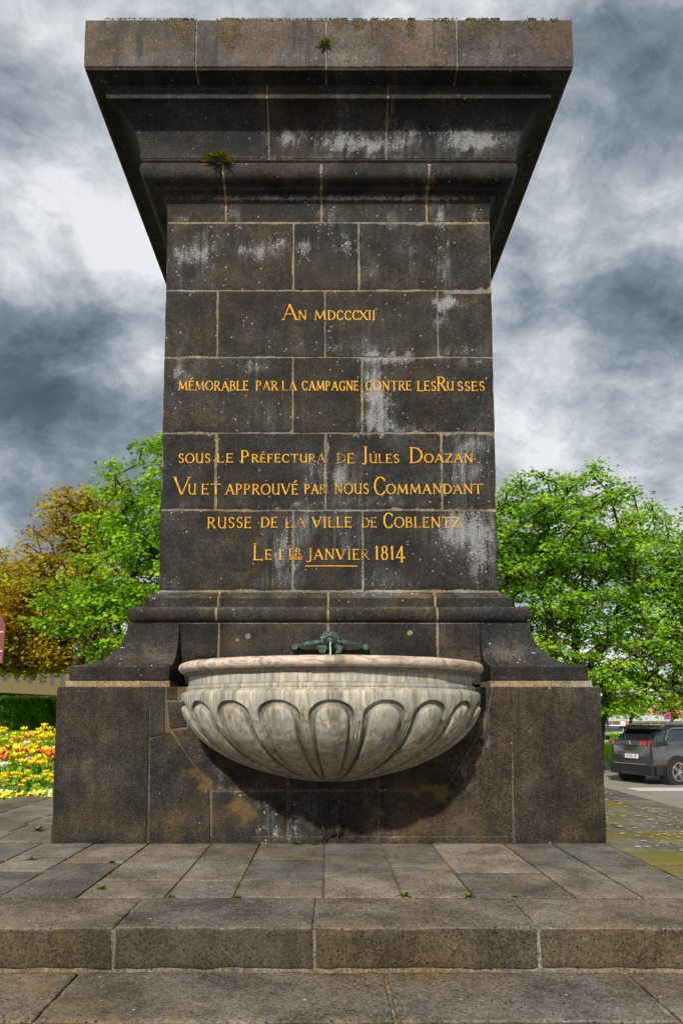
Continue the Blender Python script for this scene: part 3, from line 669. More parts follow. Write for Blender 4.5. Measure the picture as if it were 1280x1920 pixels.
# strokes: (points, weight, serif_start, serif_end); serif 'h' horizontal, 'v' vertical, '' none
GL = {
 'A': [([(.08, 0), (.5, 1)], .6, 'h', ''), ([(.47, 1), (.92, 0)], 1.1, '', 'h'), ([(.24, .36), (.76, .36)], .55, '', '')],
 'B': [([(.15, 0), (.15, 1)], 1, 'h', 'h'), ([(.15, .98)] + arc(.45, .76, .32, .22, 90, -90) + [(.15, .54)], .9, '', ''), ([(.15, .52)] + arc(.5, .27, .38, .25, 90, -90) + [(.15, .02)], .9, '', '')],
 'C': [(arc(.55, .5, .45, .5, 42, 318, 16), 1, 'v', 'v')],
 'D': [([(.15, 0), (.15, 1)], 1, 'h', 'h'), ([(.05, .98)] + arc(.35, .5, .57, .48, 90, -90, 14) + [(.05, .02)], 1, '', '')],
 'E': [([(.15, 0), (.15, 1)], 1, 'h', 'h'), ([(.1, .98), (.85, .98)], .55, '', 'v'), ([(.15, .52), (.68, .52)], .55, '', 'v'), ([(.1, .02), (.9, .02)], .55, '', 'v')],
 'F': [([(.15, 0), (.15, 1)], 1, 'h', 'h'), ([(.1, .98), (.85, .98)], .55, '', 'v'), ([(.15, .52), (.68, .52)], .55, '', 'v')],
 'G': [(arc(.55, .5, .45, .5, 42, 330, 16), 1, 'v', ''), ([(.88, .08), (.88, .42)], .9, '', 'h')],
 'I': [([(.5, 0), (.5, 1)], 1, 'h', 'h')],
 'J': [([(.6, 1), (.6, .08)] + arc(.32, .02, .28, .18, 0, -140, 6), 1, 'h', '')],
 'L': [([(.15, 0), (.15, 1)], 1, 'h', 'h'), ([(.1, .02), (.9, .02)], .55, '', 'v')],
 'M': [([(.1, 0), (.18, 1)], .6, 'h', ''), ([(.16, 1), (.5, .1)], 1.05, '', ''), ([(.5, .1), (.83, 1)], .6, '', ''), ([(.82, 1), (.9, 0)], 1.05, '', 'h')],
 'N': [([(.14, 0), (.14, 1)], .65, 'h', 'h'), ([(.14, 1), (.86, 0)], 1.05, '', ''), ([(.86, 0), (.86, 1)], .65, '', 'h')],
 'O': [(arc(.5, .5, .46, .5, 90, 450, 20), 1, '', '')],
 'P': [([(.15, 0), (.15, 1)], 1, 'h', 'h'), ([(.15, .98)] + arc(.45, .73, .36, .25, 90, -90) + [(.15, .48)], .9, '', '')],
 'R': [([(.15, 0), (.15, 1)], 1, 'h', 'h'), ([(.15, .98)] + arc(.42, .75, .34, .23, 90, -90) + [(.15, .52)], .9, '', ''), ([(.4, .52), (.92, 0)], .95, '', 'h')],
 'S': [(arc(.5, .75, .33, .25, 30, 270, 10) + arc(.5, .26, .36, .25, 80, -150, 10), .95, 'v', 'v')],
 'T': [([(.5, 0), (.5, .98)], 1, 'h', ''), ([(.04, .97), (.96, .97)], .55, 'v', 'v')],
 'U': [([(.15, 1), (.15, .35)] + arc(.5, .33, .35, .33, 180, 360, 9) + [(.85, 1)], .9, 'h', 'h'), ([(.85, .4), (.85, 0)], .7, '', 'h')],
 'V': [([(.06, 1), (.48, 0)], 1.1, 'h', ''), ([(.5, 0), (.94, 1)], .6, '', 'h')],
 'X': [([(.08, 1), (.92, 0)], 1.1, 'h', 'h'), ([(.08, 0), (.92, 1)], .6, 'h', 'h')],
 'Z': [([(.1, .97), (.88, .97)], .55, 'v', ''), ([(.88, .97), (.1, .03)], 1.05, '', ''), ([(.1, .03), (.94, .03)], .55, '', 'v')],
 '1': [([(.5, 0), (.5, 1)], 1, 'h', ''), ([(.5, .98), (.2, .8)], .6, '', '')],
 '8': [(arc(.5, .75, .3, .24, 0, 360, 14), .85, '', ''), (arc(.5, .26, .37, .27, 0, 360, 16), .9, '', '')],
 '4': [([(.68, -.2), (.68, 1)], 1, 'h', ''), ([(.68, 1), (.02, .12)], .65, '', ''), ([(.02, .12), (1.0, .12)], .6, '', 'v')],
 '.': [([(.3, 0), (.3, .16)], 1.6, '', '')],
}
GL['É'] = GL['E'] + [([(.35, 1.14), (.75, 1.36)], .8, '', '')]
WID = {'I': .42, '1': .45, 'J': .55, 'M': 1.25, 'N': 1.0, 'O': 1.02, 'C': .9, 'G': .95, 'D': .95, 'A': 1.0, 'E': .72, 'É': .72, 'F': .7, 'L': .72, 'S': .66, 'R': .85, 'P': .75, 'B': .75, 'T': .9, 'U': .92, 'V': 1.0, 'X': .9, 'Z': .85, '8': .75, '4': .85}
def ribbon(bm, pts, hw_fn, y0, yb):
    pts = [Vector((p[0], 0, p[1])) for p in pts]; n = len(pts); L = []; Rr = []
    closed = (pts[0] - pts[-1]).length < 1e-6
    for i, p in enumerate(pts):
        a = pts[i - 1] if i else (pts[-2] if closed else pts[0]); b = pts[i + 1] if i < n - 1 else (pts[1] if closed else pts[-1])
        d = (b - a)
        if d.length < 1e-9: d = Vector((0, 0, 1))
        d.normalize(); nn = Vector((-d.z, 0, d.x)); h = hw_fn(d)
        L.append(p + nn * h); Rr.append(p - nn * h)
    f = [[bm.verts.new((v.x, y0, v.z)) for v in s] for s in (L, Rr)]
    k = [[bm.verts.new((v.x, yb, v.z)) for v in s] for s in (L, Rr)]
    for i in range(n - 1):
        bm.faces.new((f[0][i], f[0][i + 1], f[1][i + 1], f[1][i]))
        bm.faces.new((f[0][i], k[0][i], k[0][i + 1], f[0][i + 1])); bm.faces.new((f[1][i], f[1][i + 1], k[1][i + 1], k[1][i]))
    if not closed:
        bm.faces.new((f[0][0], f[1][0], k[1][0], k[0][0])); bm.faces.new((f[0][-1], k[0][-1], k[1][-1], f[1][-1]))
def letter(ch, x, z, wd, ht):
    bm = bmesh.new(); t = .0076 if ht < .15 else .0098; i = 0
    for pts, wt, s0, s1 in GL[ch]:
        jit = lambda p: (x + (p[0]) * wd + random.uniform(-1, 1) * .0012, z + p[1] * ht + random.uniform(-1, 1) * .0012)
        closed = pts[0] == pts[-1] or (abs(pts[0][0] - pts[-1][0]) < 1e-6 and abs(pts[0][1] - pts[-1][1]) < 1e-6)
        q = [jit(p) for p in pts]
        if closed: q[-1] = q[0]
        fn = lambda d, wt=wt, cv=len(pts) > 3: t * wt * ((.5 + .5 * abs(d.z)) if cv else 1.0)
        ribbon(bm, q, fn, YS - .0062 - .0006 * i, YS + .01); i += 1
        for e, s in ((q[0], s0), (q[-1], s1)):
            if not s: continue
            a = ht * .115
            sp = [(e[0] - a, e[1]), (e[0] + a, e[1])] if s == 'h' else [(e[0], e[1] - a * .8), (e[0], e[1] + a * .8)]
            ribbon(bm, sp, lambda d: .0034, YS - .0062 - .0006 * i, YS + .01); i += 1
    bmesh.ops.recalc_face_normals(bm, faces=bm.faces)
    me = bpy.data.meshes.new('letter'); bm.to_mesh(me); bm.free(); link('letter', me, GOLDW if any(abs(x - P(a, 1, YS).x) < d * .0064 and abs(z - Zat(b, YS)) < .15 for a, b, d in ((545, 732, 12), (598, 867, 20), (636, 867, 10), (600, 926, 16), (835, 926, 14), (548, 990, 16), (682, 989, 14), (545, 1049, 18), (676, 1049, 12), (850, 989, 12), (606, 600, 8))) else GOLD, mon)
def word(s, px0, px1, py0, py1):
    """py0 top, py1 foot"""
    z0, z1 = Zat(py1, YS), Zat(py0, YS); x0, x1 = P(px0, (py0 + py1) / 2, YS).x, P(px1, (py0 + py1) / 2, YS).x
    gapw = .16; tot = sum(WID.get(c, .8) for c in s) + gapw * (len(s) - 1); k = (x1 - x0) / tot; x = x0
    for c in s:
        wd = WID.get(c, .8) * k; letter(c, x, z0 + random.uniform(-.002, .002), wd, z1 - z0); x += wd + gapw * k
for a in [('A', 529, 558, 571, 600), ('N', 559, 575, 583, 600), ('M', 589, 611, 583, 600), ('D', 614, 629, 583, 600), ('CCC', 631, 673, 583, 600), ('X', 673, 689, 583, 600), ('II', 690, 703, 583, 600),
          ('MÉMORABLE', 335, 466, 715, 732), ('PAR', 480, 521, 715, 732), ('LA', 529, 556, 715, 732), ('CAMPAGNE', 566, 672, 715, 732), ('CONTRE', 685, 771, 715, 732), ('LES', 782, 817, 715, 733), ('R', 819, 836, 707, 733), ('U', 837, 850, 716, 732), ('SSES', 857, 908, 716, 733),
          ('SOUS', 335, 395, 851, 868), ('LE', 407, 438, 851, 867), ('P', 452, 468, 845, 868), ('RÉFECTURA', 472, 610, 852, 867), ('DE', 631, 664, 851, 869), ('J', 678, 690, 838, 866), ('ULES', 692, 748, 852, 868), ('D', 767, 792, 839, 868), ('OAZAN', 795, 886, 851, 867), ('.', 895, 903, 861, 868),
          ('V', 326, 357, 895, 927), ('U', 353, 368, 908, 927), ('ET', 378, 414, 908, 927), ('APPROUVÉ', 423, 559, 908, 927), ('PAR', 571, 611, 908, 926), ('NOUS', 627, 691, 907, 926), ('C', 700, 723, 895, 928), ('OMMANDANT', 724, 903, 908, 926),
          ('RUSSE', 389, 472, 970, 990), ('DE', 489, 521, 970, 989), ('LA', 535, 573, 970, 989), ('VILLE', 585, 659, 970, 989), ('DE', 678, 706, 971, 989), ('C', 718, 737, 962, 990), ('OBLENTZ', 739, 862, 970, 989),
          ('L', 475, 494, 1019, 1050), ('E', 497, 510, 1031, 1049), ('1', 521, 530, 1029, 1049), ('ER', 542, 565, 1029, 1042), ('J', 573, 588, 1028, 1050), ('ANVIER', 588, 692, 1030, 1049), ('1814', 702, 758, 1024, 1049)]:
    word(*a)
for x0, x1, y in ((543, 567, 1045), (543, 567, 1048.5), (572, 670, 1061.5)):
    bm = bmesh.new(); a, b = P(x0, y, YS), P(x1, y, YS)
    ribbon(bm, [(a.x, a.z), ((a.x + b.x) / 2, a.z + .002), (b.x, b.z)], lambda d: .005, YS - .0065, YS + .01)
    me = bpy.data.meshes.new('underline'); bm.to_mesh(me); bm.free(); link('underline', me, GOLD, mon)

# ------------------------------------------------------------------ marble basin
XB = P(620, 1250, 0).x; RB = 1.615
def zf(py, r): return Zat(py, -r)               # height of a point seen on the front-centre line at radius r
basin = None
def ring_mesh(name, prof, mat, parent, disp=None, nth=220, ext=YS - OW + .05, stain=None, smooth=True, t1=None):
    """prof (r, z) swept round the half circle and carried straight back into the wall"""
    th = [math.pi * (i / nth) - math.pi / 2 for i in range(nth + 1)]
    cols = [(-1, ext)] + [(t, None) for t in th] + [(1, ext)]
    if t1 is not None: cols = [(-1, ext)] + [(t, None) for t in th if t < t1]
    V = []; C = []; n = len(prof)
    for c, e in cols:
        for j, (r, z) in enumerate(prof):
            if e is not None: V.append((XB + c * r, e, z)); C.append((0, 0, 0, 1)); continue
            d = disp(c, j, r, z) if disp else (0, 0, 0, 0)
            rr = r + d[0] * .9
            zz = z + d[0] * -.45 * (1 if j > 0 else 0)
            V.append((XB + rr * math.sin(c), -rr * math.cos(c), zz)); C.append((d[1], d[2], d[3], 1))
    m = len(cols); Fc = []
    for i in range(m - 1):
        for j in range(n - 1): Fc.append((i * n + j, i * n + j + 1, (i + 1) * n + j + 1, (i + 1) * n + j))
    me = mesh(name, V, Fc)
    a = me.attributes.new('stain', 'FLOAT_COLOR', 'POINT'); a.data.foreach_set('color', np.array(C, dtype=np.float32).ravel())
    return link(name, me, mat, parent, smooth)
z_rt = zf(1227, RB); z_rb = zf(1249, RB); z_fb = zf(1279, RB - .07); z_bead = zf(1285, RB - .03)
z_bul = zf(1291, RB); z_lob = zf(1312, RB + .0); z_bot = Zat(1474, -.55)
rimc, rimr = (z_rt + z_rb) / 2, (z_rt - z_rb) / 2
prof_bowl = []
for i in range(7):
    a = math.pi / 2 - math.pi / 2 * i / 6
    prof_bowl.append((RB - .045 + .035 * math.cos(a), z_bul - .05 + .05 * math.sin(a)))
prof_bowl = [(RB - .08, z_bead - .004)] + prof_bowl
SIL = [(0, 1.0), (.05, .999), (.12, .990), (.22, .967), (.33, .93), (.45, .872), (.57, .79), (.68, .685), (.78, .565), (.86, .445), (.925, .32), (.97, .19), (.99, .09), (1.0, .02)]
zt0_ = z_bul - .05; nrow = 110
def sil(u):
    for (a, ra), (b, rb) in zip(SIL, SIL[1:]):
        if u <= b: return ra + (rb - ra) * (u - a) / (b - a)
    return SIL[-1][1]
us = [.5 * (1 - math.cos(math.pi * (i / nrow))) * .45 + .55 * (i / nrow) for i in range(1, nrow + 1)]
def smooth_sil(u): return sum(sil(min(1, max(0, u + d))) for d in (-.03, -.015, 0, .015, .03)) / 5 if u < .95 else sil(u)
for u in us: prof_bowl.append(((RB - .01) * smooth_sil(u), zt0_ + (z_bot - zt0_) * u))
NL0 = 8
SP = R(18.0)
ulob = (zt0_ - z_lob) / (zt0_ - z_bot)
def lobe_disp(th, j, r, z):
    u = (zt0_ - z) / (zt0_ - z_bot)
    grime = 0.0; brown = max(0, (u - .30)) * 1.6 + .06; d = 0.0
    k = round(th / SP); ph = (th - k * SP) / (SP / 2)            # -1..1 across one lobe
    def inside(half, u0, ell):
        # signed 'distance' to a tongue with a rounded head; 1 = centre, 0 = edge
        if u < u0 + ell:
            tt = (u0 + ell - u) / ell
            if tt >= 1: return -1
            h = half * math.sqrt(1 - tt * tt)
        else: h = half
        return (h - abs(ph)) / half
    fade = min(1, max(0, (1 - u) / .25)) ** .6
    if u > ulob - .02:
        g = inside(.86, ulob, .17)                               # outer groove outline
        t = inside(.64, ulob + .05, .15)                        # raised tongue
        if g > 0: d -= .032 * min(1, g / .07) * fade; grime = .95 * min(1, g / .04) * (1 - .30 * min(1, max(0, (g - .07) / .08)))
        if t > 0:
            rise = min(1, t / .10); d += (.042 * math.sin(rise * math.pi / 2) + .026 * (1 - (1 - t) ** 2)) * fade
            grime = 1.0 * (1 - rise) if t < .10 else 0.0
        elif g > 0 and abs(ph) > .70 and u > ulob + .14:
            q = (abs(ph) - .70) / .16; rmp = min(1, (u - ulob - .14) / .2); d += .020 * math.sin(q * math.pi) * fade * rmp; grime *= 1 - .8 * math.sin(q * math.pi) * rmp
        if abs(ph) > .86 and u > ulob + .2:
            d -= .012 * fade * min(1, (u - ulob - .2) / .03) * (1 - abs(abs(ph) - .93) / .07)
    else:
        # fillet above the lobes
        pass
    p = (math.sin(th) * 3, math.cos(th) * 3, z * 3)
    d += .0025 * nz(p, 3)
    grime *= .75 + .5 * nz((th * 5, z * 4, 1), 1.2)
    grime += max(0, .25 * nz((th * 9, z * .8, 3), 1.0)) 
    return (d, min(1, max(0, grime)), min(1, max(0, brown + .3 * nz((th * 14, z, 0), 1))), 0)
basin = ring_mesh('basin_bowl', prof_bowl, MARB, mon, lobe_disp, nth=11 * 56)
basin['label'] = 'half-round veined marble basin carved with tongue-shaped lobes'
rim_p = [(RB - .32, z_rt - .03), (RB - .30, z_rt - .005), (RB - .2, z_rt)] + [(RB - .03 + .055 * math.cos(a), rimc + rimr * math.sin(a)) for a in [math.pi / 2 - math.pi * i / 12 for i in range(13)]] + [(RB - .06, z_rb + .002)]
ring_mesh('basin_rim', rim_p, PINK, basin, lambda t, j, r, z: (.011 * nz((math.sin(t) * 6, math.cos(t) * 6, z * 9), 1) + .004 * nz((math.sin(t) * 30, math.cos(t) * 30, z * 20), 1), 0, 0, 0))
fr_p = [(RB - .05, z_rb + .004), (RB - .050, z_rb - .012), (RB - .062, z_rb - .026), (RB - .085, z_rb - .034), (RB - .092, z_rb - .06), (RB - .094, (z_rb + z_fb) / 2), (RB - .092, z_fb + .012), (RB - .075, z_fb + .004), (RB - .066, z_fb - .004), (RB - .060, z_fb - .018), (RB - .068, z_bead - .01)]
ring_mesh('basin_frieze', fr_p, MARB, basin, lambda t, j, r, z: (.0015 * nz((math.sin(t) * 9, math.cos(t) * 9, z * 9), 1), .55 if j in (0, 1, 2, 3) else (.5 if j in (7,) else (.25 if j in (6, 8, 10) else 0)), .12, 0))
# hollow and water
hol = [(RB - .32, z_rt - .03), (RB - .34, z_rt - .25), (RB - .6, z_rt - .5), (.5, z_rt - .65), (.01, z_rt - .68)]
ring_mesh('basin_hollow', hol, MARB, basin, nth=60)
WAT, t_, b_ = newmat('water'); put(t_, b_.inputs['Base Color'], (.75, .82, .80)); b_.inputs['Roughness'].default_value = .04; b_.inputs['Transmission Weight'].default_value = .9; b_.inputs['IOR'].default_value = 1.33
wp = [(XB + (RB - .33) * math.sin(t), -(RB - .33) * math.cos(t), z_rt - .12) for t in [math.pi * i / 60 - math.pi / 2 for i in range(61)]] + [(XB + RB - .33, YS - OW, z_rt - .12), (XB - RB + .33, YS - OW, z_rt - .12)]
me = mesh('basin_water', wp, [tuple(range(len(wp)))]); link('basin_water', me, WAT, basin)
# patched slab line on the left half of the frieze
zs0, zs1 = z_fb + .003, z_rb - .042
ring_mesh('repair_slab', [(RB - .12, zs0), (RB - .084, zs0), (RB - .0835, zs0 + .01), (RB - .0835, zs1 - .01), (RB - .086, zs1), (RB - .12, zs1)], MARB, basin, lambda t, j, r, z: (0, .75 if j in (1,) else (.25 if j == 4 else .05), .1, 0), t1=math.asin(-.17 / RB))

# ------------------------------------------------------------------ carved relief under the basin
bm = bmesh.new()
c = P(625, 1528, 0); nu, nv = 26, 34
gridv = {}
for i in range(nu + 1):
    for j in range(nv + 1):
        u, v = i / nu * 2 - 1, j / nv
        wdt = .15 + .03 * math.sin(v * 5) + .03 * nz((u, v, 2), 3)
        x = c.x + u * wdt + .02 * math.sin(v * 7); z = c.z + .22 - v * .46 + (.05 * u if v > .8 else 0) + .05 * nz((u * 2, 0, 5), 2) * v
        e = max(0, 1 - u * u) ** .4 * min(1, (1 - v) / .06, v / .5)
        fold = .5 + .5 * math.sin(u * 9 + 3 * nz((u, v, 1), 2.5) + v * 3)
        y = .004 - e * (.030 + .070 * fold * v + .02 * nz((u, v, 9), 4))
        gridv[i, j] = bm.verts.new((x, y, z))
for i in range(nu):
    for j in range(nv): bm.faces.new((gridv[i, j], gridv[i, j + 1], gridv[i + 1, j + 1], gridv[i + 1, j]))
me = bpy.data.meshes.new('carved_relief'); bm.to_mesh(me); bm.free(); stain_np(me)
link('carved_relief', me, BASE_M, mon, True)

# ------------------------------------------------------------------ bronze spout
YW = YS - OW
sp_c = P(619, 1203, YW - .12); s1 = (DB + YW - .12) / F_PX
bm = bmesh.new()
bmesh.ops.create_uvsphere(bm, u_segments=28, v_segments=18, radius=1, matrix=Matrix.Translation((sp_c.x, YW - .04, sp_c.z + 2 * s1)) @ Matrix.Diagonal((21 * s1, .13, 20 * s1, 1)))
for v in bm.verts:
    dx = v.co.x - sp_c.x; dz = v.co.z - sp_c.z; a = math.atan2(dz, dx)
    rr = math.hypot(dx, dz) / (20 * s1)
    k = 1 + .07 * math.cos(a * 9) * min(1, rr * 1.2) + .05 * nz((dx * 20, dz * 20, 0), 1.4)
    v.co.x = sp_c.x + dx * k; v.co.z = sp_c.z + dz * k; v.co.y -= .016 * math.sin(rr * 9)
spout = bm_obj('spout_mask', bm, BRZ, mon, smooth=True)
for sg in (-1, 1):                               # cheek plates below the bar
    bm = bmesh.new()
    pts = [(sg * 4, -3), (sg * 24, -2), (sg * 25, -10), (sg * 20, -22), (sg * 9, -23), (sg * 6, -12)]
    prism(bm, [(sp_c.x + x * s1, sp_c.z + z * s1) for x, z in pts], 'y', YW - .13, YW - .02)
    bm_obj('cheek_plate', bm, BRZ, spout, bevel=.008)
    bm = bmesh.new()
    bmesh.ops.create_uvsphere(bm, u_segments=12, v_segments=8, radius=1, matrix=Matrix.Translation((sp_c.x + sg * 15 * s1, YW - .10, sp_c.z + 6 * s1)) @ Matrix.Diagonal((6 * s1, .05, 6 * s1, 1)))
    bm_obj('ear', bm, BRZ, spout, smooth=True)
bm = bmesh.new(); tube_bm(bm, [(sp_c.x, YW - .1, sp_c.z - 1 * s1), (sp_c.x, YW - .2, sp_c.z - 2 * s1), (sp_c.x, YW - .235, sp_c.z - 3 * s1)], [7 * s1, 6.5 * s1, 7.5 * s1], 16)
noz = bm_obj('nozzle', bm, BRZ, spout, smooth=True)
bm = bmesh.new(); tube_bm(bm, [(sp_c.x, YW - .225, sp_c.z - 3 * s1), (sp_c.x, YW - .2372, sp_c.z - 3 * s1)], 4 * s1, 14)
bm_obj('nozzle_mouth', bm, simple('dark_hole', (.004, .004, .004), .9), noz)
for i in range(3):
    bm = bmesh.new()
    tube_bm(bm, [(sp_c.x + math.cos(a) * (11 + i * 4) * s1, YW - .165 + .028 * i, sp_c.z + 1 * s1 + math.sin(a) * (10 + i * 4) * s1) for a in [math.pi * q / 14 for q in range(15)]], 1.5 * s1, 6)
    bm_obj('mane_ridge', bm, BRZ, spout, smooth=True)
for sg in (-1, 1):
    pts = [(sg * 14, 0), (sg * 30, -1), (sg * 50, -4.5), (sg * 62, -8), (sg * 68, -9)]
    bm = bmesh.new(); A = []
    for x, z in pts:
        y = YW - .16 + .10 * max(0, (abs(x) - 40) / 28); hh = (3.2 if abs(x) < 60 else 4.5) * s1
        A.append([bm.verts.new((sp_c.x + x * s1, y, sp_c.z + z * s1 + hh)), bm.verts.new((sp_c.x + x * s1, y, sp_c.z + z * s1 - hh)), bm.verts.new((sp_c.x + x * s1, y + .02, sp_c.z + z * s1 - hh)), bm.verts.new((sp_c.x + x * s1, y + .02, sp_c.z + z * s1 + hh))])
    for a, b in zip(A, A[1:]):
        for j in range(4): bm.faces.new((a[j], a[(j + 1) % 4], b[(j + 1) % 4], b[j]))
    bm.faces.new(A[0][::-1]); bm.faces.new(A[-1])
    bm_obj('fixing_bar', bm, BRZ, spout)
    bm = bmesh.new(); tube_bm(bm, [(sp_c.x + sg * 67 * s1, YW - .10, sp_c.z - 10 * s1), (sp_c.x + sg * 67 * s1, YW + .01, sp_c.z - 10 * s1)], 6 * s1, 14)
    bm_obj('fixing_knob', bm, BRZ, spout, bevel=.004)
WS, t_, b_ = newmat('running_water'); put(t_, b_.inputs['Base Color'], (.85, .88, .9)); b_.inputs['Roughness'].default_value = .1; b_.inputs['Transmission Weight'].default_value = .55; b_.inputs['IOR'].default_value = 1.33
bm = bmesh.new(); n_ = 16
tube_bm(bm, [(sp_c.x + .003 * math.sin(i * 1.3), YW - .235 - .02 * min(1, i / 4) - .004 * i, sp_c.z - 3 * s1 - .46 * (i / n_) ** 1.5) for i in range(n_ + 1)], [.011 - .004 * (i / n_) + .002 * math.sin(i * 2.1) for i in range(n_ + 1)], 8)
link_ = bm_obj('water_jet', bm, WS, spout, smooth=True)
# ------------------------------------------------------------------ platform, kerbs, steps
YK1 = G(CX, 1683).y; YK0 = G(CX, 1741).y; XE = 5.2; XKI = 4.55; YEND = YB + YS + (0 - YK0)
print('YK', YK0, YK1, 'YEND', YEND)
bed = box('platform', -XE + .02, XE - .02, YK0 + .02, YEND - .02, -.30, -.014, MOR, None, kind='structure')
def flat_stain(o, pale=0.0, ochre=0.0, moss=0.0, var=.35, s=1.1):
    me = o.data; a = me.attributes.get('stain') or me.attributes.new('stain', 'FLOAT_COLOR', 'POINT')
    C = []
    for v in me.vertices:
        n1, n2, n3 = nz(v.co, s), nz(v.co, s, 9), nz(v.co, s, 21)
        C += [max(0, pale + var * n1 * (pale > 0)), max(0, ochre + var * n2 * (ochre > 0)), max(0, moss + var * 1.5 * n3 * (moss > 0)), 1]
    a.data.foreach_set('color', C)
def slab(x0, x1, y0, y1, z1=0.0, th=.06, mat=PAV, parent=bed, name='paving_slab', r=.009, st=.09, **k):
    g = .008; dz = random.uniform(-.003, .002)
    o = rock_box(name, x0 + g, x1 - g, y0 + g, y1 - g, z1 - th, z1 + dz, mat, parent, r=r, step=st, amp=.0025, chip=1.4, seed=x0 * 3 + y0, stains=False, depth_steps=max(2, int((y1 - y0) / st)))
    flat_stain(o, **k); return o
pairs = [(165, 1587, 0, 1682), (275, 1583, 147, 1683), (385, 1587, 320, 1683), (483, 1583, 443, 1683), (607, 1583, 609, 1683), (713, 1583, 757, 1683), (812, 1583, 884, 1683), (947, 1585, 1080, 1683), (1043, 1587, 1205, 1683), (1140, 1583, 1349, 1683)]
cx_ = [(G(a, b).x + G(c, d).x) / 2 for a, b, c, d in pairs]
cols = [-XKI, cx_[0] - 1.15, cx_[0] - .55] + cx_
rowsy = [[1600, 1640], [1612, 1655], [1607, 1633], [1618], [1650], [1617, 1651], [1611, 1651], [1640], [1625], [1636], [1626], [1622]]
for (a, b), rr in zip(zip(cols, cols[1:]), rowsy):
    ys = [YK1] + sorted(G(CX, q).y for q in rr) + [.0]
    for c, d in zip(ys, ys[1:]):
        slab(a, b, c, d, ochre=.12 if random.random() < .3 else 0.0, moss=0.0)
# right-hand field, mossy; left-hand field, darker
ys = [YK1, YK1 + .62, YK1 + 1.25, YK1 + 1.9]
while ys[-1] < YEND - .7: ys.append(ys[-1] + random.uniform(.52, .72))
ys[-1] = YEND - .65
xr_ = [cols[-1], cols[-1] + .62, XKI]
for i, (c, d) in enumerate(zip(ys, ys[1:])):
    off = random.uniform(-.12, .12)
    xs = [cols[-1], cols[-1] + .62 + off, XKI]
    for a, b in zip(xs, xs[1:]): slab(a, b, c, d, st=.12, pale=.16, moss=random.choice((.35, .75, .55)), var=.5)
    if c > -.3:
        xs = [-XKI, -XKI + .85 + off, -B0 + XC - .01] if False else [-XKI, -XKI + .85 + off, -2.84]
        for a, b in zip(xs, xs[1:]): slab(a, b, max(c, 0.0), d, st=.12, ochre=.1, moss=.12, var=.4)
        slab(2.84, cols[-1], max(c, 0.0), d, st=.14, pale=.3, moss=.5, var=.5) if cols[-1] - 2.84 > .1 else None
# back field
nb = 0
y = YB + YS
while y < YEND - .7:
    for i in range(6): slab(-2.84 + i * .946, -2.84 + (i + 1) * .946, y, y + .66, st=.3)
    y += .66
# kerb stones
kj = [-XE, G(-260, 1741).x, G(213, 1741).x, G(589, 1741).x, G(1011, 1741).x, G(1390, 1741).x, XE]
for a, b in zip(kj, kj[1:]):
    slab(a, b, YK0, YK1, 0.004, .262, STEP, bed, 'kerb_stone', .022, .06, ochre=.15)
for sgn in (-1, 1):
    y = YK1
    while y < YEND - .7:
        L = min(random.uniform(1.1, 1.5), YEND - .65 - y); a, b = sorted((sgn * XKI, sgn * XE))
        slab(a, b, y, y + L, .004, .262, STEP, bed, 'kerb_stone', .022, .12, moss=.15, pale=.1 * (sgn > 0)); y += L
for i in range(9): slab(-XE + i * 1.156, -XE + (i + 1) * 1.156, YEND - .65, YEND, .004, .262, STEP, bed, 'kerb_stone', .022, .3)
# lower steps
ZS1 = -.262; YS1 = YK0 - .80
def step_ring(z, y0, y1, xo, xi, jx, name):
    base = box(name, -xo + .03, xo - .03, y0 + .03, YEND + (xo - XE) - .03, z - .27, z - .02, MOR, None, kind='structure')
    for a, b in zip(jx, jx[1:]): slab(a, b, y0, y1, z, .25, STEP, base, 'step_stone', .024, .06, ochre=.3)
    for sgn in (-1, 1):
        y = y1
        while y < YEND + .8:
            L = 1.5; a, b = sorted((sgn * (xi - .01), sgn * xo)); slab(a, b, y, y + L, z, .25, STEP, base, 'step_stone', .02, .3, moss=.1); y += L
    return base
e1 = [G(x, 1817, ZS1).x for x in (155, 720, 1165)]
sb1 = step_ring(ZS1, YS1, YK0 - .004, 6.0, XE, [-6.0, e1[0] - 1.55, e1[0], e1[1], e1[2], e1[2] + 1.7, 6.0], 'lower_step')
sb2 = step_ring(ZS1 * 2, YS1 - .8, YS1 - .004, 6.8, 6.0, [-6.8, -4.9, -3.2, -1.5, .2, 1.9, 3.6, 5.2, 6.8], 'bottom_step')
# grit gathered along the foot of the riser: crumbs and fallen petals
def crumbs(name, n, fn, mat, s, label=None, kind='stuff', flat=.4):
    V = []; Fc = []
    for i in range(n):
        x, y, z = fn(); r = s * random.uniform(.5, 1.5); a = random.random() * 6.3; k = len(V)
        for q in range(5): V.append((x + r * math.cos(a + q * 1.256), y + r * math.sin(a + q * 1.256) * random.uniform(.6, 1), z + r * .1))
        V.append((x, y, z + r * flat))
        Fc += [(k + q, k + (q + 1) % 5, k + 5) for q in range(5)]
    return link(name, mesh(name, V, Fc), mat, None, kind=kind, label=label)
crumbs('grit', 900, lambda: (random.uniform(-2.9, 2.9), YK0 - .01 - abs(random.gauss(0, .045)), ZS1 + .001), simple('grit', (.17, .12, .05), .9, var=.6, scale=60), .007)
crumbs('fallen_petals', 60, lambda: (random.uniform(-2.8, 2.8), YK0 - random.uniform(.02, .7) ** 1.4, ZS1 + .002), simple('petal', (.35, .17, .03), .8, var=.5, scale=9), .009, flat=.25)
crumbs('fallen_bits', 90, lambda: (random.uniform(-4, 4), random.uniform(YK0 + .05, -.05), .003), simple('bits', (.30, .25, .18), .8, var=.6, scale=9), .008, flat=.2)

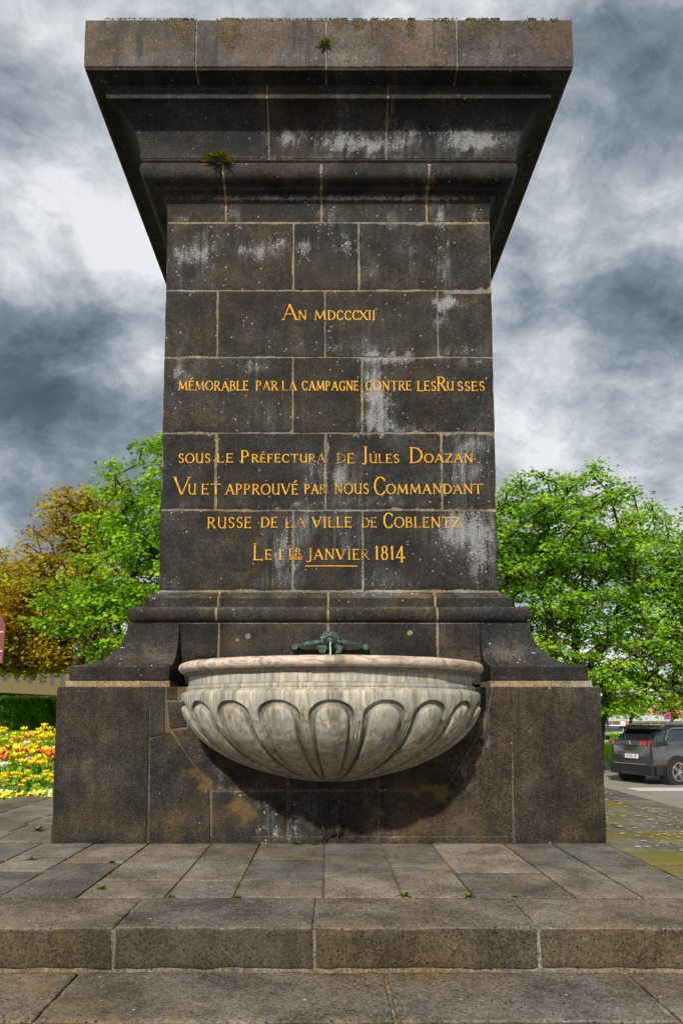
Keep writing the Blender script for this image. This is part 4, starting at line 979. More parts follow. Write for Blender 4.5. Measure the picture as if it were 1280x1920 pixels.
# small plants
def tuft(name, loc, n, size, mat, label, cat='plant', up=.7, wide=1.0, back=False):
    V = []; Fc = []; T = []
    for i in range(n):
        a = random.uniform(0, 2 * math.pi); el = random.uniform(.1, 1.4) * up
        d = Vector((math.cos(a) * math.cos(el) * wide, -abs(math.sin(a)) * math.cos(el) if back else math.sin(a) * math.cos(el), math.sin(el)))
        L = size * random.uniform(.4, 1.0); sd = d.cross(Vector((random.uniform(-.3, .3), .2, 1))).normalized(); k0 = len(V); tone = random.random()
        m = 4
        for q in range(m + 1):
            t = q / m; p = Vector(loc) + d * L * t + Vector((0, 0, -L * .35 * t * t)); wq = L * .11 * math.sin(math.pi * min(1, t * .85 + .12))
            V += [p - sd * wq, p + sd * wq]; T += [tone, tone]
        Fc += [(k0 + 2 * q, k0 + 2 * q + 1, k0 + 2 * q + 3, k0 + 2 * q + 2) for q in range(m)]
    me = mesh_np(name, V, Fc, T)
    return link(name, me, mat, None, label=label, category=cat) if False else prop(link(name, me, mat), label=label, cat=cat)
tuft('fern', P(608, 86, YC - .005), 46, .13, LF, 'small green fern sprouting from the cornice joint above the inscription', 'fern', back=True)
q_ = P(413, 300, YS - .16); tuft('fern', (q_.x, YS - t_out[0] - .01, zt1 - .03), 150, .19, LR, 'rusty green fern growing on the upper moulding at its left joint', 'fern', wide=1.3, back=True)
tuft('fern', P(418, 344, YS - .17), 22, .07, LF, 'tiny fern hanging in the joint just beneath the larger rusty fern', 'fern', up=.2, back=True)
for px, py, s, lab in ((210, 1618, .05, 'weed in the slab joint in front of the left base stone'), (190, 1667, .05, 'low weed in the slanting slab joint left of the basin, near the kerb'), (322, 1682, .04, 'weed where the slab joint meets the kerb, below left of the basin'), (443, 1683, .04, 'weed at the kerb below the left part of the basin'),
                       (757, 1681, .06, 'weed at the kerb below the basin right of its middle'), (880, 1682, .05, 'weed at the kerb below the right end of the basin'), (560, 1583, .06, 'grassy weed at the foot of the wall under the basin'), (590, 1584, .05, 'smaller weed at the wall foot under the middle of the basin'), (965, 1682, .035, 'tiny weed by the kerb joint to the right of the basin'), (70, 1558, .08, 'yellow-green weed in the dark paving left of the monument'), (60, 1612, .05, 'weed in the slab joint at the far left')):
    tuft('weed', G(px, py), 34, s * 1.7, LF, lab, 'weed')
tuft('weed', G(1162, 1811, ZS1), 16, .11, LF, 'upright green seedling at the foot of the step riser on the right', 'weed')

# clumps of moss along the cornice edge
V = []; Fc = []; T = []
mo = [(330, 40, 24, 12, 160), (350, 55, 14, 18, 120), (428, 42, 18, 10, 260), (430, 66, 13, 24, 200), (455, 38, 30, 4, 50), (640, 42, 12, 8, 90), (672, 42, 12, 9, 110), (703, 45, 9, 10, 120), (703, 70, 6, 20, 90), (735, 40, 20, 7, 90), (770, 48, 7, 16, 90), (882, 44, 9, 12, 110), (885, 62, 5, 14, 40), (908, 40, 12, 7, 70), (930, 52, 7, 16, 90), (995, 44, 10, 10, 120), (1018, 58, 6, 22, 110), (1040, 42, 12, 8, 40), (500, 36, 60, 3, 60), (560, 36, 60, 3, 60), (830, 36, 30, 4, 50), (250, 35, 60, 2.5, 60), (610, 36, 20, 3, 30)]
for px, py, rx, ry, n in mo:
    for i in range(int(n * 1.5)):
        c = P(min(1062, max(162, px + random.gauss(0, rx * .5))), max(33, py + random.gauss(0, ry * .55)), YC); r = random.uniform(.004, .012); k = len(V); tn = random.random()
        c.z = min(c.z, zc1 - .002)
        for q in range(6): V.append((c.x + r * math.cos(q * 1.047), c.y - .001 + random.uniform(-.002, .002), c.z + r * math.sin(q * 1.047) * .9)); T.append(tn)
        V.append((c.x + random.uniform(-.3, .3) * r, c.y - r * .9, c.z + r * .3)); T.append(min(1, tn + .2))
        Fc += [(k + q, k + (q + 1) % 6, k + 6) for q in range(6)]
        if py < 56 and random.random() < .4:
            k = len(V); c2 = Vector((c.x, YC + random.uniform(0, .05), zc1 - .002)); h = random.uniform(.008, .022)
            for q in range(6): V.append((c2.x + r * math.cos(q * 1.047), c2.y + r * math.sin(q * 1.047), c2.z)); T.append(tn)
            V.append((c2.x, c2.y, c2.z + h)); T.append(tn); Fc += [(k + q, k + (q + 1) % 6, k + 6) for q in range(6)]
link('moss', mesh_np('moss', V, Fc, T), MOSS, mon, kind='stuff')

# ------------------------------------------------------------------ ground sheets
def sheet(name, x0, x1, y0, y1, hfn, mat, nx=20, ny=20, **k):
    V = []; Fc = []
    for j in range(ny + 1):
        for i in range(nx + 1):
            x = x0 + (x1 - x0) * i / nx; y = y0 + (y1 - y0) * j / ny; V.append((x, y, hfn(x, y)))
    for j in range(ny):
        for i in range(nx): a = j * (nx + 1) + i; Fc.append((a, a + 1, a + nx + 2, a + nx + 1))
    return link(name, mesh(name, V, Fc), mat, None, True, kind='structure', **k)
def groundmat(name, c1, c2, s1=1.2, s2=60, rough=.95, bump=.4):
    m, t, b = newmat(name); g = N(t, 'ShaderNodeNewGeometry').outputs['Position']
    n = math_(t, 'ADD', math_(t, 'MULTIPLY', noise_(t, g, s1, 5, .6), .5), math_(t, 'MULTIPLY', noise_(t, g, s2, 4, .7), .5))
    put(t, b.inputs['Base Color'], ramp(t, n, [(.35, c1), (.65, c2)])); b.inputs['Roughness'].default_value = rough
    bp = N(t, 'ShaderNodeBump'); bp.inputs['Strength'].default_value = bump; bp.inputs['Distance'].default_value = .02; t.links.new(n, bp.inputs['Height']); t.links.new(bp.outputs[0], b.inputs['Normal'])
    return m
ROAD = groundmat('road_paving', (.20, .175, .155), (.31, .28, .25)); LAWN = groundmat('lawn', (.05, .11, .008), (.16, .24, .02), .35, 25)
SOIL = groundmat('soil', (.03, .022, .014), (.08, .06, .035)); PATH = groundmat('light_path', (.36, .32, .28), (.48, .44, .40)); FARG = groundmat('far_ground', (.10, .11, .07), (.17, .17, .12), .1, 3)
ZR = -.62
sheet('road', -5.5, 60, -40, 18.6, lambda x, y: ZR, ROAD, 8, 8)
sheet('plaza', -60, -5.5, -40, 4.4, lambda x, y: ZR, ROAD, 8, 8)
sheet('parking_kerb', -5.5, 60, 18.6, 18.61, lambda x, y: ZR if y < 18.605 else -.31, simple('kerb_concrete', (.26, .23, .19), .9, var=.3), 8, 1)
sheet('lawn', -5.5, 60, 18.61, 35, lambda x, y: -.31, LAWN, 8, 8)
sheet('path', -5.5, 60, 35, 37.5, lambda x, y: -.30, PATH, 8, 2)
sheet('bank', -5.5, 60, 37.5, 44, lambda x, y: -.31 - max(0, (y - 39.5)) * .27, SOIL, 8, 8)
sheet('car_park', -5.5, 90, 44, 112, lambda x, y: -1.52, ROAD, 8, 8)
sheet('far_ground', -1500, 1500, 112, 2500, lambda x, y: -1.55, FARG, 10, 10)
# light kerb band between the platform and the road
box('road_marking', 8.0, 30, 11.35, 12.1, ZR, ZR + .004, simple('white_paint', (.62, .58, .52), .8, var=.15), None, kind='structure')
# left: bed and lawn rising gently
def hl(x, y):
    t = min(max((y - 4.4) / 8, 0), 1); return -.10 + .48 * t * t * (3 - 2 * t) + .03 * math.sin(x * .7) * t
sheet('flower_bed', -40, -XE - .05, 4.4, 12.6, hl, SOIL, 30, 16)
sheet('lawn', -60, -5.5, 12.6, 60, lambda x, y: .38, LAWN, 10, 10)
box('bed_edge', -40, -XE - .02, 4.2, 4.4, ZR, -.07, STEP, None, kind='structure')
sheet('far_lawn', -200, -5.5, 60, 112, lambda x, y: .38 - (y - 60) * .036, LAWN, 10, 10)
# grass blades
def blades(name, n, fn, h, mat):
    x, y, z = fn(n); a = rng.uniform(0, 6.28, n); w_ = rng.uniform(.006, .014, n) * (h / .06); hh = rng.uniform(.5, 1.2, n) * h
    dx, dy = np.cos(a) * w_, np.sin(a) * w_; lx, ly = rng.normal(0, .4, n) * hh, rng.normal(0, .4, n) * hh
    V = np.stack([np.stack([x - dx, y - dy, z], 1), np.stack([x + dx, y + dy, z], 1), np.stack([x + lx, y + ly, z + hh], 1)], 1).reshape(-1, 3)
    link(name, mesh_np(name, V, np.arange(3 * n).reshape(n, 3), np.repeat(rng.uniform(0, 1, n), 3)), mat, None, kind='stuff')
blades('grass', 26000, lambda n: (rng.uniform(-16, -8, n), rng.uniform(12.6, 31, n), np.full(n, .38)), .10, LG)
blades('grass', 26000, lambda n: (rng.uniform(9, 24, n), rng.uniform(18.7, 35, n), np.full(n, -.31)), .10, LG)

# ------------------------------------------------------------------ trees
LEAF = np.array([(0, 0), (.30, .02), (.22, .30), (.52, .52), (.20, .62), (0, 1.0), (-.20, .62), (-.52, .52), (-.22, .30), (-.30, .02)], dtype=np.float32)
def rot_frames(n, up_bias=1.0):
    nrm = rng.normal(0, .55, (n, 3)); nrm[:, 2] = np.abs(nrm[:, 2]) + up_bias; nrm[:, 1] -= .35; nrm /= np.linalg.norm(nrm, axis=1)[:, None]
    t = rng.normal(0, 1, (n, 3)); t[:, 2] -= .5; t -= nrm * (t * nrm).sum(1)[:, None]; t /= np.linalg.norm(t, axis=1)[:, None]
    return nrm, t, np.cross(nrm, t)
def leaves_mesh(name, C, size, tone, up=.7):
    n = len(C); nrm, t, b = rot_frames(n, up); s = (size * rng.uniform(.6, 1.25, n))[:, None]
    V = np.empty((n, len(LEAF), 3), dtype=np.float32)
    for i, (u, v) in enumerate(LEAF):
        V[:, i] = C + (t * v + b * u) * s - nrm * s * (.25 * abs(u) + .18 * v * v)
    return mesh_np(name, V.reshape(-1, 3), np.arange(n * len(LEAF)).reshape(n, -1), np.repeat(np.clip(tone, 0, 1), len(LEAF)))
def tree(base, ells, nclus, nleaf, size, mat, label, cat='tree', group=None, trunk_r=.22, spread=.42, stems=1, tone_fn=None, flat=.35, fork=1.6):
    """trunk and limbs grown towards leaf clusters scattered through the crown's ellipsoids"""
    t = empty('maple_tree', base, label=label, cat=cat, group=group)
    base = np.array(base); pts = []
    wts = np.array([e[3] * e[4] * e[5] for e in ells]); wts = wts / wts.sum()
    while len(pts) < nclus:
        e = ells[rng.choice(len(ells), p=wts)]; d = rng.normal(0, 1, 3); d /= np.linalg.norm(d); r = rng.uniform(0, 1) ** .45
        p = np.array(e[:3]) + d * r * np.array(e[3:6])
        if p[2] > base[2] + 1.2: pts.append(p)
    pts = np.array(pts)
    order = np.argsort(np.linalg.norm(pts - (base + [0, 0, fork + 1]), axis=1))
    nodes = [base.copy(), base + [0, 0, fork * .5], base + [rng.uniform(-.1, .1), 0, fork]]; par = [-1, 0, 1]
    for i in order:
        p = pts[i]; A = np.array(nodes[1:]); d = np.linalg.norm(A - p, axis=1)
        d = d + np.where(A[:, 2] > p[2] - .1, .6 + (A[:, 2] - p[2]), 0)
        j = int(np.argmin(d)) + 1; a = nodes[j]; L = np.linalg.norm(p - a); ns = max(1, min(5, int(L / .55))); prev = j
        sag = rng.normal(0, .07, 3) * L
        for q in range(1, ns + 1):
            f = q / ns; pos = a + (p - a) * f + sag * math.sin(math.pi * f) + np.array([0, 0, .12 * L * math.sin(math.pi * f)])
            nodes.append(pos); par.append(prev); prev = len(nodes) - 1
    n = len(nodes); cnt = np.zeros(n); leaf_nodes = set(range(n)) - set(par)
    for l in leaf_nodes: cnt[l] = 1
    for i in range(n - 1, 0, -1): cnt[par[i]] += cnt[i]
    rad = trunk_r * (cnt / cnt[0]) ** .46; rad = np.maximum(rad, .007)
    bm = bmesh.new()
    for i in range(1, n):
        p0, p1 = Vector(nodes[par[i]] - base), Vector(nodes[i] - base)
        if (p1 - p0).length < 1e-4: continue
        r1 = rad[i]; r0 = min(rad[par[i]], r1 * 1.25) if par[i] > 2 else rad[par[i]]
        tube_bm(bm, [p0, p1], [r0, r1], 7 if r1 > .05 else 4, cap=False)
    me = bpy.data.meshes.new('limbs'); bm.to_mesh(me); bm.free(); link('limbs', me, BARK, t, True)
    ctr = np.repeat(pts, nleaf, axis=0); m = len(ctr)
    off = rng.normal(0, 1, (m, 3)); off[:, 2] = off[:, 2] * flat - .10 * (off[:, 0] ** 2 + off[:, 1] ** 2); off *= spread
    # extra leaves along the twigs
    C = ctr + off - base
    tone = np.repeat(rng.uniform(.15, .85, nclus), nleaf) + rng.normal(0, .16, m)
    if tone_fn is not None: tone = tone_fn(ctr, tone)
    link('crown', leaves_mesh('crown', C.astype(np.float32), size, tone), mat, t)
    return t
def E3(px, py, d, rx, ry, ryd=None):            # ellipsoid from photo measurements at distance d
    p = P(px, py, d - DB); s = d / F_PX * 1.0
    return (p.x, p.y, p.z, rx * s, (ryd or rx) * s, ry * s)
# right: two broad maples
b = P(1115, 1400, 25 - DB); tree((b.x, b.y, -.31 if b.y > 18.7 else ZR), [E3(1060, 1035, 25, 185, 172), E3(1150, 985, 25, 80, 105), E3(1000, 1030, 25, 120, 135), E3(1060, 930, 25, 70, 60), E3(1090, 1200, 25, 170, 110), E3(1130, 1300, 24, 110, 30)], 430, 72, .145, LG2, 'broad bright green maple just right of the monument shaft', trunk_r=.26, spread=.30, group=None)
b = P(1330, 1400, 27 - DB); tree((b.x, b.y, -.31), [E3(1240, 1080, 27, 120, 150), E3(1330, 1080, 27, 180, 150), E3(1240, 1240, 26, 150, 95), E3(1380, 1200, 27, 160, 120)], 420, 70, .15, LG2, 'green maple at the right edge of the photo behind the parked dark car', trunk_r=.26, spread=.32)
# left: fresh green maple, bronze maples behind
b = P(330, 1400, 26 - DB); tree((b.x, b.y, .38), [E3(330, 980, 26, 165, 175), E3(250, 990, 26, 90, 100), E3(190, 1130, 25, 115, 95), E3(300, 1180, 26, 150, 95), E3(110, 1130, 25, 60, 60), E3(335, 870, 26, 90, 85)], 470, 66, .15, LG, 'fresh green maple beside the left edge of the monument shaft', trunk_r=.26, spread=.30)
tn = lambda c, t: t
b = P(160, 1400, 33 - DB); tree((b.x, b.y, .38), [E3(140, 985, 33, 85, 75), E3(200, 960, 33, 75, 70), E3(60, 1090, 33, 90, 75), E3(20, 1170, 32, 110, 90), E3(120, 1200, 33, 130, 60), E3(150, 1100, 33, 120, 90)], 480, 74, .17, LO, 'bronze-leaved maple rising left of and behind the fresh green one', trunk_r=.28, spread=.36)
b = P(-60, 1400, 36 - DB); tree((b.x, b.y, .38), [E3(-60, 1130, 36, 150, 110), E3(20, 1240, 36, 80, 35), E3(-30, 1080, 36, 90, 60)], 240, 74, .17, LO, 'golden bronze maple cut by the left edge of the photo', trunk_r=.26, spread=.36)
# distant trees behind the car park
for i, (px, d, rx, ry, cyy) in enumerate(((1183, 62, 26, 26, 1318), (1262, 70, 22, 24, 1322), (1140, 78, 22, 20, 1322))):
    b = P(px, 1400, d - DB)
    tree((b.x, b.y, -1.52), [E3(px, cyy, d, rx, ry)], 60, 40, .22, LG2 if i != 1 else LO, ['slim young tree with a dark trunk standing in the car park behind the dark car', 'yellowing tree by the car park sign, above the roof of the dark car', 'small green tree in the car park beside the monument base'][i], trunk_r=.12, spread=.4, fork=2.2)

# ------------------------------------------------------------------ hedges
def hedge(name, x0, x1, y0, y1, z0, z1, n, size, mat, label, M=None):
    h = empty(name, ((x0 + x1) / 2, (y0 + y1) / 2, z0), label=label, cat='hedge'); cx0, cy0 = h.location.x, h.location.y
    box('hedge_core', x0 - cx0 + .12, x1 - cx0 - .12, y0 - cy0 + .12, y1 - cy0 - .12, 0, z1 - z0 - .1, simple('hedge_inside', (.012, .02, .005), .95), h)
    m = n; f = rng.uniform(0, 1, m); C = np.empty((m, 3))
    C[:, 0] = rng.uniform(x0, x1, m) - cx0; C[:, 1] = np.where(f < .7, y0 - cy0 + np.abs(rng.normal(0, .07, m)), rng.uniform(y0, y1, m) - cy0); C[:, 2] = np.where(f < .7, rng.uniform(0, z1 - z0, m), z1 - z0 + rng.normal(0, .03, m) - .03)
    wav = .10 * np.sin(C[:, 0] * 2.3) + .08 * np.sin(C[:, 0] * 5.1 + C[:, 2] * 2); C[:, 1] += np.where(f < .7, wav, 0)
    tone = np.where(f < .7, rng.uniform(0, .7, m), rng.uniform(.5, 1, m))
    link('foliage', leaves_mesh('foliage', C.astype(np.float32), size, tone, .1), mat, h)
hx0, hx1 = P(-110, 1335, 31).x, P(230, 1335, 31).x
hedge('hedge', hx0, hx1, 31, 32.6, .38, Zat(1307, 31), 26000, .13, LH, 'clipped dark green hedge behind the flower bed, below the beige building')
hedge('hedge', P(1090, 1, 38).x, P(1290, 1, 38).x, 38, 39.3, -.31, Zat(1376, 38), 9000, .12, LG, 'low light green hedge in front of the parked cars behind the base')

# ------------------------------------------------------------------ flower bed
YEL = simple('yellow_petal', (.90, .70, .008), .6, var=.15); ORG = simple('orange_petal', (.80, .16, .015), .6, var=.2); WHT = simple('white_petal', (.80, .80, .76), .6); PNK = simple('pink_petal', (.72, .42, .55), .6); PUR = simple('purple_petal', (.09, .02, .30), .6); GRN = simple('flower_stem', (.08, .18, .02), .6, var=.3, scale=12); GRB = simple('tulip_leaf', (.12, .26, .09), .5, var=.3, scale=9)
def flower_meshes():
    bm = bmesh.new(); tube_bm(bm, [(0, 0, 0), (.01, 0, .2), (.0, .01, .42)], .006, 5)
    for a in (0.3, 2.2, 4.4):
        A = []
        for i in range(6):
            t = i / 5; wq = .035 * math.sin(math.pi * min(1, t * .9 + .1)); r = .03 + .12 * t * t; z = .30 * t - .06 * t * t; d = Vector((math.cos(a), math.sin(a), 0)); s = Vector((-d.y, d.x, 0))
            A.append((bm.verts.new(d * r + s * wq + Vector((0, 0, z))), bm.verts.new(d * r - s * wq + Vector((0, 0, z)))))
        for p, q in zip(A, A[1:]): bm.faces.new((p[0], p[1], q[1], q[0]))
    st = bpy.data.meshes.new('stalk'); bm.to_mesh(st); bm.free(); st.materials.append(GRB)
    out = {}
    for nm, mt, op, hgt in (('yellow', YEL, .055, .07), ('orange', ORG, .075, .07), ('white', WHT, .05, .075)):
        bm = bmesh.new()
        for k in range(6):
            a = k * math.pi / 3; d = Vector((math.cos(a), math.sin(a), 0)); s = Vector((-d.y, d.x, 0)); A = []
            for i in range(5):
                t = i / 4; r = .008 + op * math.sin(t * 1.9) * .9; z = .41 + hgt * t; wq = .028 * math.sin(math.pi * (t * .85 + .12))
                A.append((bm.verts.new(d * r + s * wq + Vector((0, 0, z))), bm.verts.new(d * r - s * wq + Vector((0, 0, z)))))
            for p, q in zip(A, A[1:]): bm.faces.new((p[0], p[1], q[1], q[0]))
        me = bpy.data.meshes.new('blossom'); bm.to_mesh(me); bm.free(); me.materials.append(mt); out[nm] = me
    return st, out
ST, BL = flower_meshes()
def plant_flower(kind, px, d, s=1.0):
    p = P(px, 1400, d - DB); z = hl(p.x, p.y)
    t = empty('tulip', (p.x, p.y, z), random.random() * 6, label={'yellow': 'yellow tulip in the flower bed left of the monument', 'orange': 'open orange tulip among the yellow flowers left of the monument', 'white': 'white tulip among the yellow flowers left of the monument'}[kind], cat='tulip', group=kind + ' tulips in the flower bed')
    t.scale = (s, s, s * random.uniform(.85, 1.15)); t.rotation_euler[0] = random.gauss(0, .08)
    for me, nm in ((ST, 'stalk'), (BL[kind], 'blossom')): link(nm, me, None, t)
for i in range(105): plant_flower('yellow', random.uniform(-12, 112), random.uniform(13.4, 19.5), random.uniform(1.1, 1.45))
for i in range(45): plant_flower('yellow', random.uniform(-12, 112), random.uniform(12.75, 13.4), random.uniform(.6, 1.0))
for px, d in ((35, 14.6), (18, 15), (62, 15.3), (70, 15.5), (7, 13.4), (98, 13.9), (102, 14.4), (94, 14.0), (28, 16), (50, 16.5), (12, 14.0)): plant_flower('orange', px, d, 1.45)
for px, d in ((86, 15.4), (92, 15.2), (57, 14.4), (14, 13.3), (101, 14.9), (42, 16.3)): plant_flower('white', px, d, 1.35)
crumbs('lichen_flakes', 330, lambda: (random.uniform(3.2, 4.9), random.uniform(-2.2, 5.5), .0035), simple('lichen', (.55, .52, .40), .9, var=.3, scale=20), .026, flat=.06)
# crown imperials
def crown_imperial(px, d, h, label):
    p = P(px, 1400, d - DB); t = empty('crown_imperial', (p.x, p.y, hl(p.x, p.y)), label=label, cat='flower')
    bm = bmesh.new(); tube_bm(bm, [(0, 0, 0), (.01, 0, h * .5), (0, 0, h)], .011, 6); bm_obj('stalk', bm, GRN, t)
    V = []; Fc = []; T = []
    for i in range(46):
        a = random.uniform(0, 6.28); el = random.uniform(.1, 1.4); dd = Vector((math.cos(a) * math.cos(el), math.sin(a) * math.cos(el), math.sin(el))); L = random.uniform(.10, .18); sd = dd.cross(Vector((.1, .2, 1))).normalized(); k0 = len(V); tn_ = random.uniform(.3, 1)
        for q in range(4):
            tt = q / 3; pp = Vector((0, 0, h)) + dd * L * tt - Vector((0, 0, .05 * tt * tt)); wq = .011 * math.sin(math.pi * min(1, tt * .85 + .14)); V += [pp - sd * wq, pp + sd * wq]; T += [tn_] * 2
        Fc += [(k0 + 2 * q, k0 + 2 * q + 1, k0 + 2 * q + 3, k0 + 2 * q + 2) for q in range(3)]
    link('leaf_crown', mesh_np('leaf_crown', V, Fc, T), LG, t)
    for k in range(7):
        a = k * .9; bm = bmesh.new(); bmesh.ops.create_cone(bm, segments=8, radius1=.036, radius2=.014, depth=.09, cap_ends=False, matrix=Matrix.Translation((.06 * math.cos(a), .06 * math.sin(a), h - .08)))
        bm_obj('bell', bm, YEL, t)
crown_imperial(35, 13.9, .93, 'tallest crown imperial, yellow bells under a leafy tuft, left in the flower bed')
crown_imperial(98, 14.4, .80, 'crown imperial with orange-yellow bells right beside the monument base')
crown_imperial(4, 14.6, .78, 'crown imperial at the extreme left edge of the flower bed')
# bedding pansies (uncountable carpet) and leaves between
def carpet(name, n, fn, mat, s, zup):
    x, y, z = fn(n); V = np.empty((n, 6, 3)); a0 = rng.uniform(0, 6.28, n); tilt = rng.uniform(.2, .9, n)
    for k in range(6):
        a = a0 + k * 1.047; V[:, k, 0] = x + np.cos(a) * s; V[:, k, 1] = y + np.sin(a) * s * .6; V[:, k, 2] = z + zup + np.sin(a) * s * tilt
    link(name, mesh_np(name, V.reshape(-1, 3), np.arange(n * 6).reshape(n, 6)), mat, None, kind='stuff')
def bedpts(y0, y1):
    def f(n):
        y = rng.uniform(y0, y1, n); x = -(rng.uniform(.345, .46, n)) * (y + DB); z = np.array([hl(a, b) for a, b in zip(x, y)]) + rng.uniform(.0, .10, n); return x, y, z
    return f
carpet('yellow_pansies', 900, bedpts(4.42, 5.5), YEL, .026, .08); carpet('pink_pansies', 130, bedpts(4.45, 5.6), PNK, .024, .10)
carpet('white_pansies', 90, bedpts(4.45, 6), WHT, .024, .10)
def pp_(n): a, b, c = bedpts(4.5, 4.7)(n); x = P(37, 1, 4.6).x + rng.normal(0, .07, n); return x, b, c
carpet('purple_pansies', 46, pp_, PUR, .03, .13)
carpet('yellow_wallflowers', 650, bedpts(6, 11.5), YEL, .03, .36)
x, y, z = bedpts(4.42, 12)(14000); C = np.stack([x, y, z + rng.uniform(0, .42, 14000) * np.clip((y - 4.4), 0.15, 1)], 1)
link('bedding_foliage', leaves_mesh('bedding_foliage', C.astype(np.float32), .09, rng.uniform(0, 1, 14000), .3), LG, None, kind='stuff')

# ------------------------------------------------------------------ buildings
BEI = simple('beige_render', (.82, .55, .27), .9, var=.06, scale=2); GLS = simple('window_glass', (.035, .045, .055), .08, spec=.8); FRM = simple('pale_frame', (.42, .48, .56), .5); DK = simple('dark_void', (.02, .02, .022), .8); CON = simple('concrete', (.45, .44, .42), .8); PALE = simple('pale_wall', (.62, .58, .52), .9, var=.05, scale=1); BRD = simple('dark_red_panel', (.17, .035, .032), .6, var=.15, scale=8)
def facade_building():
    p0 = P(-30, 1300, 92 - DB); p1 = P(230, 1306, 138 - DB)
    ang = math.atan2(p1.y - p0.y, p1.x - p0.x); L = math.hypot(p1.x - p0.x, p1.y - p0.y)
    t = empty('office_building', (p0.x, p0.y, -1.5), ang, label='beige office building with a row of narrow windows behind the hedge and trees', cat='building')
    zb = P(-30, 1297, 92 - DB).z + 1.5; ztp = P(-30, 1205, 92 - DB).z + 1.5
    # front wall with window openings: piers and bands
    wz0 = P(0, 1275, 94 - DB).z + 1.5; wz1 = P(0, 1251, 94 - DB).z + 1.5
    pitch = 3.3; nwin = int(L / pitch)
    box('wall_band', 0, L, 0, .3, zb, wz0, BEI, t); box('wall_band', 0, L, 0, .3, wz1, ztp, BEI, t)
    for i in range(nwin + 1):
        a = 0 if i == 0 else i * pitch - .95; b = min(L, i * pitch + .95)
        box('pier', a, b, .002, .3, wz0, wz1, BEI, t)
        if i < nwin:
            x0, x1 = i * pitch + .95, (i + 1) * pitch - .95
            f = box('window', x0, x1, .10, .16, wz0, wz1, FRM, t)
            box('pane', x0 + .05, x1 - .35, .085, .098, wz0 + .06, wz1 - .06, GLS, f); box('sill', x0 - .04, x1 + .04, -.06, .08, wz0 - .05, wz0 - .003, FRM, f)
        if i % 2 == 0 and i: box('joint', i * pitch - .015, i * pitch + .015, -.004, .001, zb, wz0 - .06, simple('joint_line', (.30, .22, .13), .9), t)
    box('roof', -.1, L + .1, -.1, 14, ztp, ztp + .3, CON, t); box('side_wall', L - .3, L, .31, 14, zb, ztp, BEI, t); box('back_wall', 0, L, 13.7, 14, 0, ztp, BEI, t); box('side_wall', 0, .3, .31, 13.6, zb, ztp, BEI, t)
    box('soffit', 0, L, .31, 13.6, zb - .3, zb - .01, DK, t); box('ground_floor', 0, L, 2.5, 2.7, 0, zb - .3, GLS, t)
    for i in range(0, int(L / 5)): box('column', i * 5 + .5, i * 5 + .85, .5, .85, 0, zb - .3, CON, t)
facade_building()
# dark red panel at the left edge, hung on a mast outside the frame
q = P(-14, 1200, 16); s_ = (DB + 16) / F_PX
t = empty('sign_panel', (q.x, 16, .38), label='dark red hanging panel with grey stripes and a white patch at the left edge', cat='sign')
bm = bmesh.new(); zT, zB = Zat(1150, 16) - .38, Zat(1243, 16) - .38; zC = Zat(1172, 16) - .38
prism(bm, [(-.35, zB), (22 * s_, zB), (24.5 * s_, zC), (14 * s_, zT), (-.35, zT)], 'y', -.03, .03); bm_obj('panel', bm, BRD, t)
for py in (1185, 1221): box('stripe', -.3, 21.5 * s_, -.045, -.032, Zat(py + 1.4, 16) - .38, Zat(py - 1.4, 16) - .38, CON, t)
box('patch', -.1, 17.5 * s_, -.045, -.032, Zat(1242, 16) - .38, Zat(1231, 16) - .38, WHT, t)
bm = bmesh.new(); tube_bm(bm, [(-.38, 0, 0), (-.38, 0, zT + .3)], .05, 10); bm_obj('mast', bm, CON, t)
# far right: barrier wall, glazed screen, pale houses
WALLB = simple('brown_wall', (.15, .085, .05), .9, var=.2, scale=3); SCR = simple('screen_glass', (.42, .52, .48), .3, var=.1, scale=.5)
Yw = 112
t = empty('barrier_wall', (P(1200, 1, Yw).x, Yw, -1.52), label='low brown wall with a pale glazed screen on top behind the car park', cat='wall')
X0, X1 = P(1080, 1, Yw).x - t.location.x, P(1420, 1, Yw).x - t.location.x
zA, zBm = Zat(1352, Yw) + 1.52, Zat(1341.5, Yw) + 1.52
npan = 26
for i in range(npan):
    a, b = X0 + (X1 - X0) * i / npan, X0 + (X1 - X0) * (i + 1) / npan
    box('wall_panel', a + .03, b - .03, 0, .3, 0, zA, WALLB, t); box('screen_pane', a + .05, b - .05, .1, .14, zA + .01, zBm, SCR, t); box('post', b - .04, b + .04, -.04, .34, 0, zBm + .05, CON, t)
def house(px, w_, y, zt, lab, mat, roof=None, nw=4, fl=2):
    p = P(px, 1, y); t = empty('house', (p.x, y, -1.55), random.uniform(-.2, .2), label=lab, cat='building'); h = zt + 1.55
    box('wall', -w_ / 2, w_ / 2, 0, 10, 0, h, mat, t)
    for f in range(fl):
        for i in range(nw):
            x = -w_ / 2 + w_ * (i + .5) / nw; z = h * (f + .35) / fl
            wn = box('window', x - .5, x + .5, -.05, -.005, z, z + 1.4, FRM, t); box('pane', x - .42, x + .42, -.065, -.052, z + .08, z + 1.32, GLS, wn)
    if roof:
        bm = bmesh.new(); prism(bm, [(-w_ / 2 - .4, h + .004), (w_ / 2 + .4, h + .004), (0, h + 2.4)], 'y', -.4, 10.4); bm_obj('roof', bm, roof, t)
    else: box('roof', -w_ / 2 - .2, w_ / 2 + .2, -.2, 10.2, h + .004, h + .3, CON, t)
RF = simple('slate_roof', (.12, .10, .10), .8, var=.2); RT = simple('ochre_wall', (.50, .33, .13), .9)
house(1236, 12, 150, Zat(1328, 150), 'beige low house beyond the barrier wall above the dark car', PALE, RF)
house(1137, 9, 160, Zat(1312, 160), 'ochre and white house just beside the right edge of the base', RT, None)
